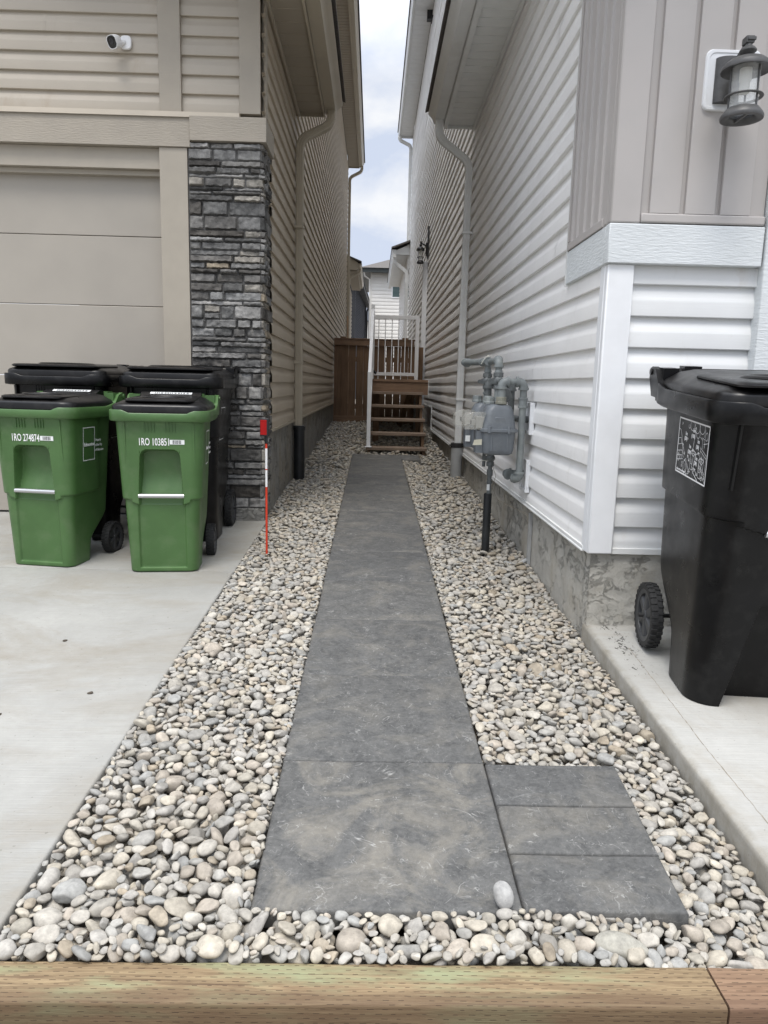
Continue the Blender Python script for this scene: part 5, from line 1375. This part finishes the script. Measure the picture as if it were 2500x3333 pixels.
mb = MB(); mb.box(1.0, 2.2, Y0 - .022, Y0 - .012, 6.31, 7.06); sub(mb.obj('pane', M['window_glass'], t, 0), wf)
mb = MB(); mb.tube([(-.72, Y0 - .5, 7.66), (-.66, Y0 - .4, 7.40), (-.36, Y0 - .08, 7.25), (-.34, Y0 - .06, .5)], .05, 8); mb.obj('downspout', M['cream_x'], t, 40)

t = thing('charcoal_house', 'dark charcoal-sided house behind the fence on the beige house side', 'house', (-3, 40, .5))
def dark_wall(u, v): return (-.965 + .43 * u, 36 + 10 * u, .4 + (5.98 - .2 * u - .4) * v)
mb = MB()
n = 46
for k in range(n):
    z0, z1 = .4 + 5.5 * k / n, .4 + 5.5 * (k + 1) / n
    for u0, u1 in ((0, 1),):
        a, b2 = Vector((-.965, 36, z0)), Vector((-.535, 46, z0)); c2, d = Vector((-.555, 46, z1)), Vector((-.985, 36, z1)); e, f_ = Vector((-.535, 46, z1)), Vector((-.965, 36, z1))
        mb.add([a, b2, c2, d], [(0, 1, 2, 3)]); mb.add([d, c2, e, f_], [(0, 1, 2, 3)])
    mb.box(-6, -1.13, 36.0, 36.02 - .012 * 0, z0, z1 - .01)
mb.obj('siding', M['dark_vinyl'], t, 0)
mb = MB(); mb.box(-6, -1.0, 36.03, 46, .4, 5.9); mb.obj('wall', M['dark_vinyl'], t, 0)
mb = MB(); mb.box(-1.13, -.955, 35.95, 36.03, .4, 5.95); mb.obj('corner_board', M['dark_metal'], t, 0)
mb = MB(); mb.loft([[(-1.25, 35.6, 5.95), (-.66, 35.6, 5.95), (-.66, 35.6, 6.10), (-1.25, 35.6, 6.10)], [(-.9, 46.3, 5.78), (-.33, 46.3, 5.78), (-.33, 46.3, 6.04), (-.9, 46.3, 6.04)]]); mb.obj('fascia', M['dark_metal'], t, 0)
mb = MB(); mb.loft([[(-.62, 35.5, 6.10), (-.62, 35.5, 6.15), (-5, 35.5, 8.3), (-5, 35.5, 8.2)], [(-.29, 46.4, 6.04), (-.29, 46.4, 6.09), (-5, 46.4, 8.3), (-5, 46.4, 8.2)]]); mb.obj('roof', M['dark_metal'], t, 0)
mb = MB(); mb.tube([(-.42, 46.1, 5.8), (-.43, 46.1, 5.7), (-.50, 46.05, 5.55), (-.50, 46.05, .4)], .05, 8); mb.obj('downspout', M['dark_metal'], t, 40)

t = thing('distant_house', 'small grey roofed house in the gap far behind the charcoal house', 'house', (-1, 70, .5))
mb = MB(); mb.box(-4, -.2, 70, 76, .5, 6.9); mb.obj('wall', M['cream_x'], t, 0)
mb = MB(); mb.loft([[(-4.4, y_, z) for y_, z in ((69.5, 6.9), (69.5, 7.0), (73, 9.3), (76.5, 7.0), (76.5, 6.9))], [(-.1, y_, z) for y_, z in ((69.5, 6.9), (69.5, 7.0), (73, 9.3), (76.5, 7.0), (76.5, 6.9))]]); mb.obj('roof', mat('blue_shingle', (.10, .11, .13), .9, .2, 20), t, 0)
mb = MB(); mb.loft([[(-.62, 15.2, .5), (-.60, 15.2, .5), (-.70, 16.4, 2.55), (-.72, 16.4, 2.55)], [(-.62, 15.24, .5), (-.60, 15.24, .5), (-.70, 16.44, 2.55), (-.72, 16.44, 2.55)]])
mb = MB(); mb.bar((-.50, 15.2, .5), (-.60, 16.6, 2.62), .03, .05)
tag(mb.obj('leaning_pole', M['stud'], None, 35), 'thin wooden pole leaning behind the fence by the beige house', 'pole')

# ------------------------------------------------------------------ river rock
def icosphere(sub_):
    bm = bmesh.new(); bmesh.ops.create_icosphere(bm, subdivisions=sub_, radius=1.0)
    v = np.array([tuple(x.co) for x in bm.verts], dtype=np.float64); f = np.array([[q.index for q in p.verts] for p in bm.faces], dtype=np.int64); bm.free(); return v, f
def protos(sub_, n, seed):
    v, f = icosphere(sub_); rs = np.random.RandomState(seed); out = []
    for k in range(n):
        p = np.sign(v) * np.abs(v) ** rs.uniform(.80, 1.0, 3)
        nl = np.linalg.norm(p, axis=1, keepdims=True)
        off = rs.uniform(-50, 50); am = rs.uniform(.07, .20)
        d = np.array([noise.noise(Vector((a * 1.1 + off, b2 * 1.1, c2 * 1.1 - off))) + .35 * noise.noise(Vector((a * 2.6 - off, b2 * 2.6, c2 * 2.6))) for a, b2, c2 in v])
        p = p * (1 + am * d[:, None])
        for _ in range(rs.randint(2, 5) if k % 2 else rs.randint(5, 10)):    # worn facets
            nn = rs.normal(size=3); nn /= np.linalg.norm(nn); h = rs.uniform(.60, .88); ov = np.maximum(0, p @ nn - h); p = p - ov[:, None] * nn * rs.uniform(.75, 1.0)
        p /= np.abs(p).max(axis=0)
        out.append(p)
    return out, f
PAL = np.array([(.50, .45, .37), (.46, .43, .385), (.42, .40, .375), (.37, .362, .345), (.325, .33, .33), (.46, .40, .335), (.40, .335, .25), (.52, .49, .44), (.24, .225, .205), (.36, .29, .205), (.45, .415, .35)])
PALW = np.array([.17, .18, .15, .11, .07, .13, .04, .08, .02, .02, .03]); PALW /= PALW.sum()
def river_rock():
    rs = np.random.RandomState(21)
    res = .005; gx0, gy0 = -.84, 1.255; nx, ny = 380, 2656
    X = gx0 + (np.arange(nx) + .5) * res; Yv = gy0 + (np.arange(ny) + .5) * res
    XX, YY = np.meshgrid(X, Yv)
    G = .035 * (YY - 1.48)
    right = np.clip((XX - .36) / .6, 0, 1)
    base = G - .058 + .016 * np.clip((1.60 - YY) / .2, 0, 1) - .050 * right * np.clip((6.5 - YY) / 3, .35, 1)
    lim = G + .012 - .055 * right * np.clip((6.5 - YY) / 3, .35, 1) + .02 * np.clip((YY - 9) / 4, 0, 1) - .004 * np.clip((1.60 - YY) / .2, 0, 1) + .004 * np.clip((1.40 - YY) / .05, 0, 1)
    lim += .010 * np.sin(XX * 7 + 1.3) * np.sin(YY * 3.1)
    Hm = base.copy()
    def block(m, h): Hm[m] = h[m] if hasattr(h, 'shape') else h
    block(YY < 1.339, np.full_like(G, -.013)); 
    block((XX < -.772) & (YY < 5.6), G + .5)
    block((XX < -.806) & (YY >= 5.6), G + 1.0)
    block((XX > PX0) & (XX < PX1 + .012 * (YY < 2.11)) & (YY > 1.474) & (YY < PEND), G + .5)
    block((XX > PX0) & (XX < .60) & (YY >= PEND) & (YY < PEND + .42), G)
    for (a, b2, r0, r1) in SM: block((XX > .36) & (XX < r0 + (r1 - r0) * (YY - a) / (b2 - a)) & (YY > a - .008) & (YY < b2), G + .5)
    block((XX > .997) & (YY < 3.27), G + .5); block((XX > 1.006) & (YY >= 3.27), G + 1.0)
    ok = Hm < G - .01
    P, Rm, A, Cc = [], [], [], []
    tries = 0
    bands = [(1.335, 1.478, 700, 0), (1.478, 3.0, 5600, 0), (3.0, 5.2, 7000, 0), (5.2, 8.0, 6000, 0), (8.0, 14.45, 9000, 0), (1.335, 1.56, 1800, 1), (1.478, 3.0, 2200, 1), (3.0, 5.2, 1500, 1), (5.2, 8.0, 800, 1), (1.335, 3.0, 3400, 2), (3.0, 5.2, 2400, 2), (5.2, 9.0, 2000, 2), (1.335, 1.42, 1600, 2)]
    nearedge = np.zeros_like(ok); nb_ = ~ok
    for k in (-5, -3, 3, 5): nearedge |= np.roll(nb_, k, 0) | np.roll(nb_, k, 1)
    edge_ok = ok & nearedge
    for y0, y1, cnt, small in bands:
        j0, j1 = int((y0 - gy0) / res), min(ny, int((y1 - gy0) / res))
        cells = np.argwhere((edge_ok if small == 2 else ok)[j0:j1])
        for q in range(cnt):
            a = float(np.clip(rs.lognormal(math.log(.0210), .27), .013, .038)) if not small else rs.uniform(.009, .017)
            if y0 < 1.4 and not small: a *= 1.10
            b2 = a * rs.uniform(.56, .92); c2 = b2 * rs.uniform(.48, .80)
            yaw = rs.uniform(0, 2 * math.pi); tl = rs.normal(0, .50 if not small else .8); tdir = rs.uniform(0, 2 * math.pi)
            cz, sz = math.cos(yaw), math.sin(yaw); Rz_ = np.array([[cz, -sz, 0], [sz, cz, 0], [0, 0, 1]])
            ax = np.array([math.cos(tdir), math.sin(tdir), 0]); K = np.array([[0, -ax[2], ax[1]], [ax[2], 0, -ax[0]], [-ax[1], ax[0], 0]])
            R_ = (np.eye(3) + math.sin(tl) * K + (1 - math.cos(tl)) * K @ K) @ Rz_
            Q = R_ @ np.diag([1 / a ** 2, 1 / b2 ** 2, 1 / c2 ** 2]) @ R_.T
            cov = R_ @ np.diag([a * a, b2 * b2, c2 * c2]) @ R_.T
            hx, hy = math.sqrt(cov[0, 0]), math.sqrt(cov[1, 1])
            kx, ky = int(hx / res), int(hy / res)
            dx_, dy_ = np.meshgrid(np.arange(-kx, kx + 1) * res, np.arange(-ky, ky + 1) * res)
            lin = Q[0, 2] * dx_ + Q[1, 2] * dy_; con = Q[0, 0] * dx_ ** 2 + 2 * Q[0, 1] * dx_ * dy_ + Q[1, 1] * dy_ ** 2 - 1
            disc = lin ** 2 - Q[2, 2] * con; msk = disc > 0; sq = np.sqrt(np.maximum(disc, 0))
            lo = np.where(msk, (-lin - sq) / Q[2, 2], 9.); hi = np.where(msk, (-lin + sq) / Q[2, 2], -9.)
            best = None
            for ci in rs.randint(0, len(cells), 6):
                j, i = cells[ci]; j += j0
                if i - kx < 0 or i + kx >= nx or j - ky < 0 or j + ky >= ny: continue
                z = (Hm[j - ky:j + ky + 1, i - kx:i + kx + 1] - lo).max(); s_ = z - G[j, i] + .055 * right[j, i]
                if best is None or s_ < best[0]: best = (s_, j, i, z)
            if best is None: continue
            _, j, i, z = best
            if z + hi.max() > lim[j, i] + .5 * a: continue
            sl = Hm[j - ky:j + ky + 1, i - kx:i + kx + 1]
            np.maximum(sl, z + hi, out=sl)
            P.append((X[i] + rs.uniform(-.002, .002), Yv[j] + rs.uniform(-.002, .002), z - .0015)); Rm.append(R_); A.append((a, b2, c2))
            cc = (.70 * PAL[rs.choice(len(PAL), p=PALW)] + .30 * np.array((.43, .41, .375))) * np.array((.875, .87, .85)) * rs.uniform(.80, 1.12); Cc.append(cc)
    fine, ff = protos(3, 22, 3); coarse, cf = protos(2, 14, 4)
    V, F, C = [], [], []; o = 0
    for p, R_, a, cc in zip(P, Rm, A, Cc):
        if p[1] < 4.6: v, f = fine[rs.randint(len(fine))], ff
        else: v, f = coarse[rs.randint(len(coarse))], cf
        w = (v * np.array(a) * rs.choice([-1, 1], 3)[None, :]) @ R_.T + np.array(p)
        V.append(w); F.append(f + o); o += len(v); C.append(np.tile(np.append(cc, 1.0), (len(v), 1)))
    return mesh_np('river_rock', np.concatenate(V), np.concatenate(F), np.concatenate(C)), len(P)
def mesh_np(name, V, F, C):
    me = bpy.data.meshes.new(name)
    me.vertices.add(len(V)); me.vertices.foreach_set('co', V.astype(np.float32).ravel())
    me.loops.add(F.size); me.loops.foreach_set('vertex_index', F.astype(np.int32).ravel())
    me.polygons.add(len(F)); me.polygons.foreach_set('loop_start', np.arange(0, F.size, 3, dtype=np.int32))
    try: me.polygons.foreach_set('loop_total', np.full(len(F), 3, dtype=np.int32))
    except Exception: pass
    me.polygons.foreach_set('use_smooth', np.ones(len(F), dtype=bool))
    me.update(calc_edges=True)
    at = me.color_attributes.new('tone', 'FLOAT_COLOR', 'POINT'); at.data.foreach_set('color', C.astype(np.float32).ravel())
    me.materials.append(M['rock'])
    return me
rk, NROCK = river_rock()
print('stones', NROCK, 'tris', len(rk.polygons))
tag(link('river_rock', rk), 'rounded tan and grey river rock filling both sides of the path', 'gravel', kind='stuff')

# single stones that stand out
FP, FF = protos(4, 6, 9)
FP[0] = FP[0] * .25 + icosphere(4)[0] * .75
def pebble(label, loc, ax3, rot, tone, k, group=None):
    v = FP[k] * np.array(ax3)
    C = np.tile(np.append(np.array(tone), 1.0), (len(v), 1))
    o = link('pebble', mesh_np('pebble', v, FF, C)); o.location = loc; o.rotation_euler = [rad(a) for a in rot]
    tag(o, label, 'stone', 'stones lying on their own')
pebble('pale grey egg-shaped stone standing on the front edge of the large slab', (.318, 1.494, .030), (.023, .015, .031), (-32, -14, 0), (.37, .365, .355), 0)
pebble('long grey stone lying at the timber, the biggest of the front row', (.555, 1.392, -.012), (.062, .030, .027), (4, 3, -6), (.36, .345, .30), 1)
pebble('tan pebble lying alone on the concrete pad below the black cart', (1.43, 2.30, pad_z(2.30) + .007), (.013, .010, .008), (0, 0, 30), (.34, .27, .18), 2)
pebble('small tan pebble at the right edge of the concrete pad, nearer the timber', (1.53, 2.20, pad_z(2.20) + .006), (.010, .009, .007), (0, 0, 80), (.36, .30, .21), 3)
for (x, y_, s_, lab) in ((-1.29, 3.02, .008, 'dark clod of dirt on the driveway, closest to the green carts'), (-1.0, 2.53, .008, 'dark clod of dirt on the driveway, nearest the gravel edge'), (-1.24, 2.36, .006, 'tiny dark clod on the driveway, furthest from the carts')):
    rs = np.random.RandomState(int(x * -100)); v = FP[4] * np.array((s_ * 1.4, s_, s_ * .6)); C = np.tile(np.array((.085, .07, .055, 1.0)), (len(v), 1))
    o = link('dirt_clod', mesh_np('dirt_clod', v, FF, C)); o.location = (x, y_, zg(y_) + s_ * .4); o.rotation_euler = (0, 0, x * 9); tag(o, lab, 'dirt', 'clods on the driveway')
mb = MB(); mb.tube([(XR - .03, 4.47, .09), (.86, 4.50, .045), (.80, 4.58, .09)], [.008, .007, .004], 7)
tag(mb.obj('stick', M['twig'], None, 40), 'dry grey stick lying against the parged wall below the gas meters', 'stick')
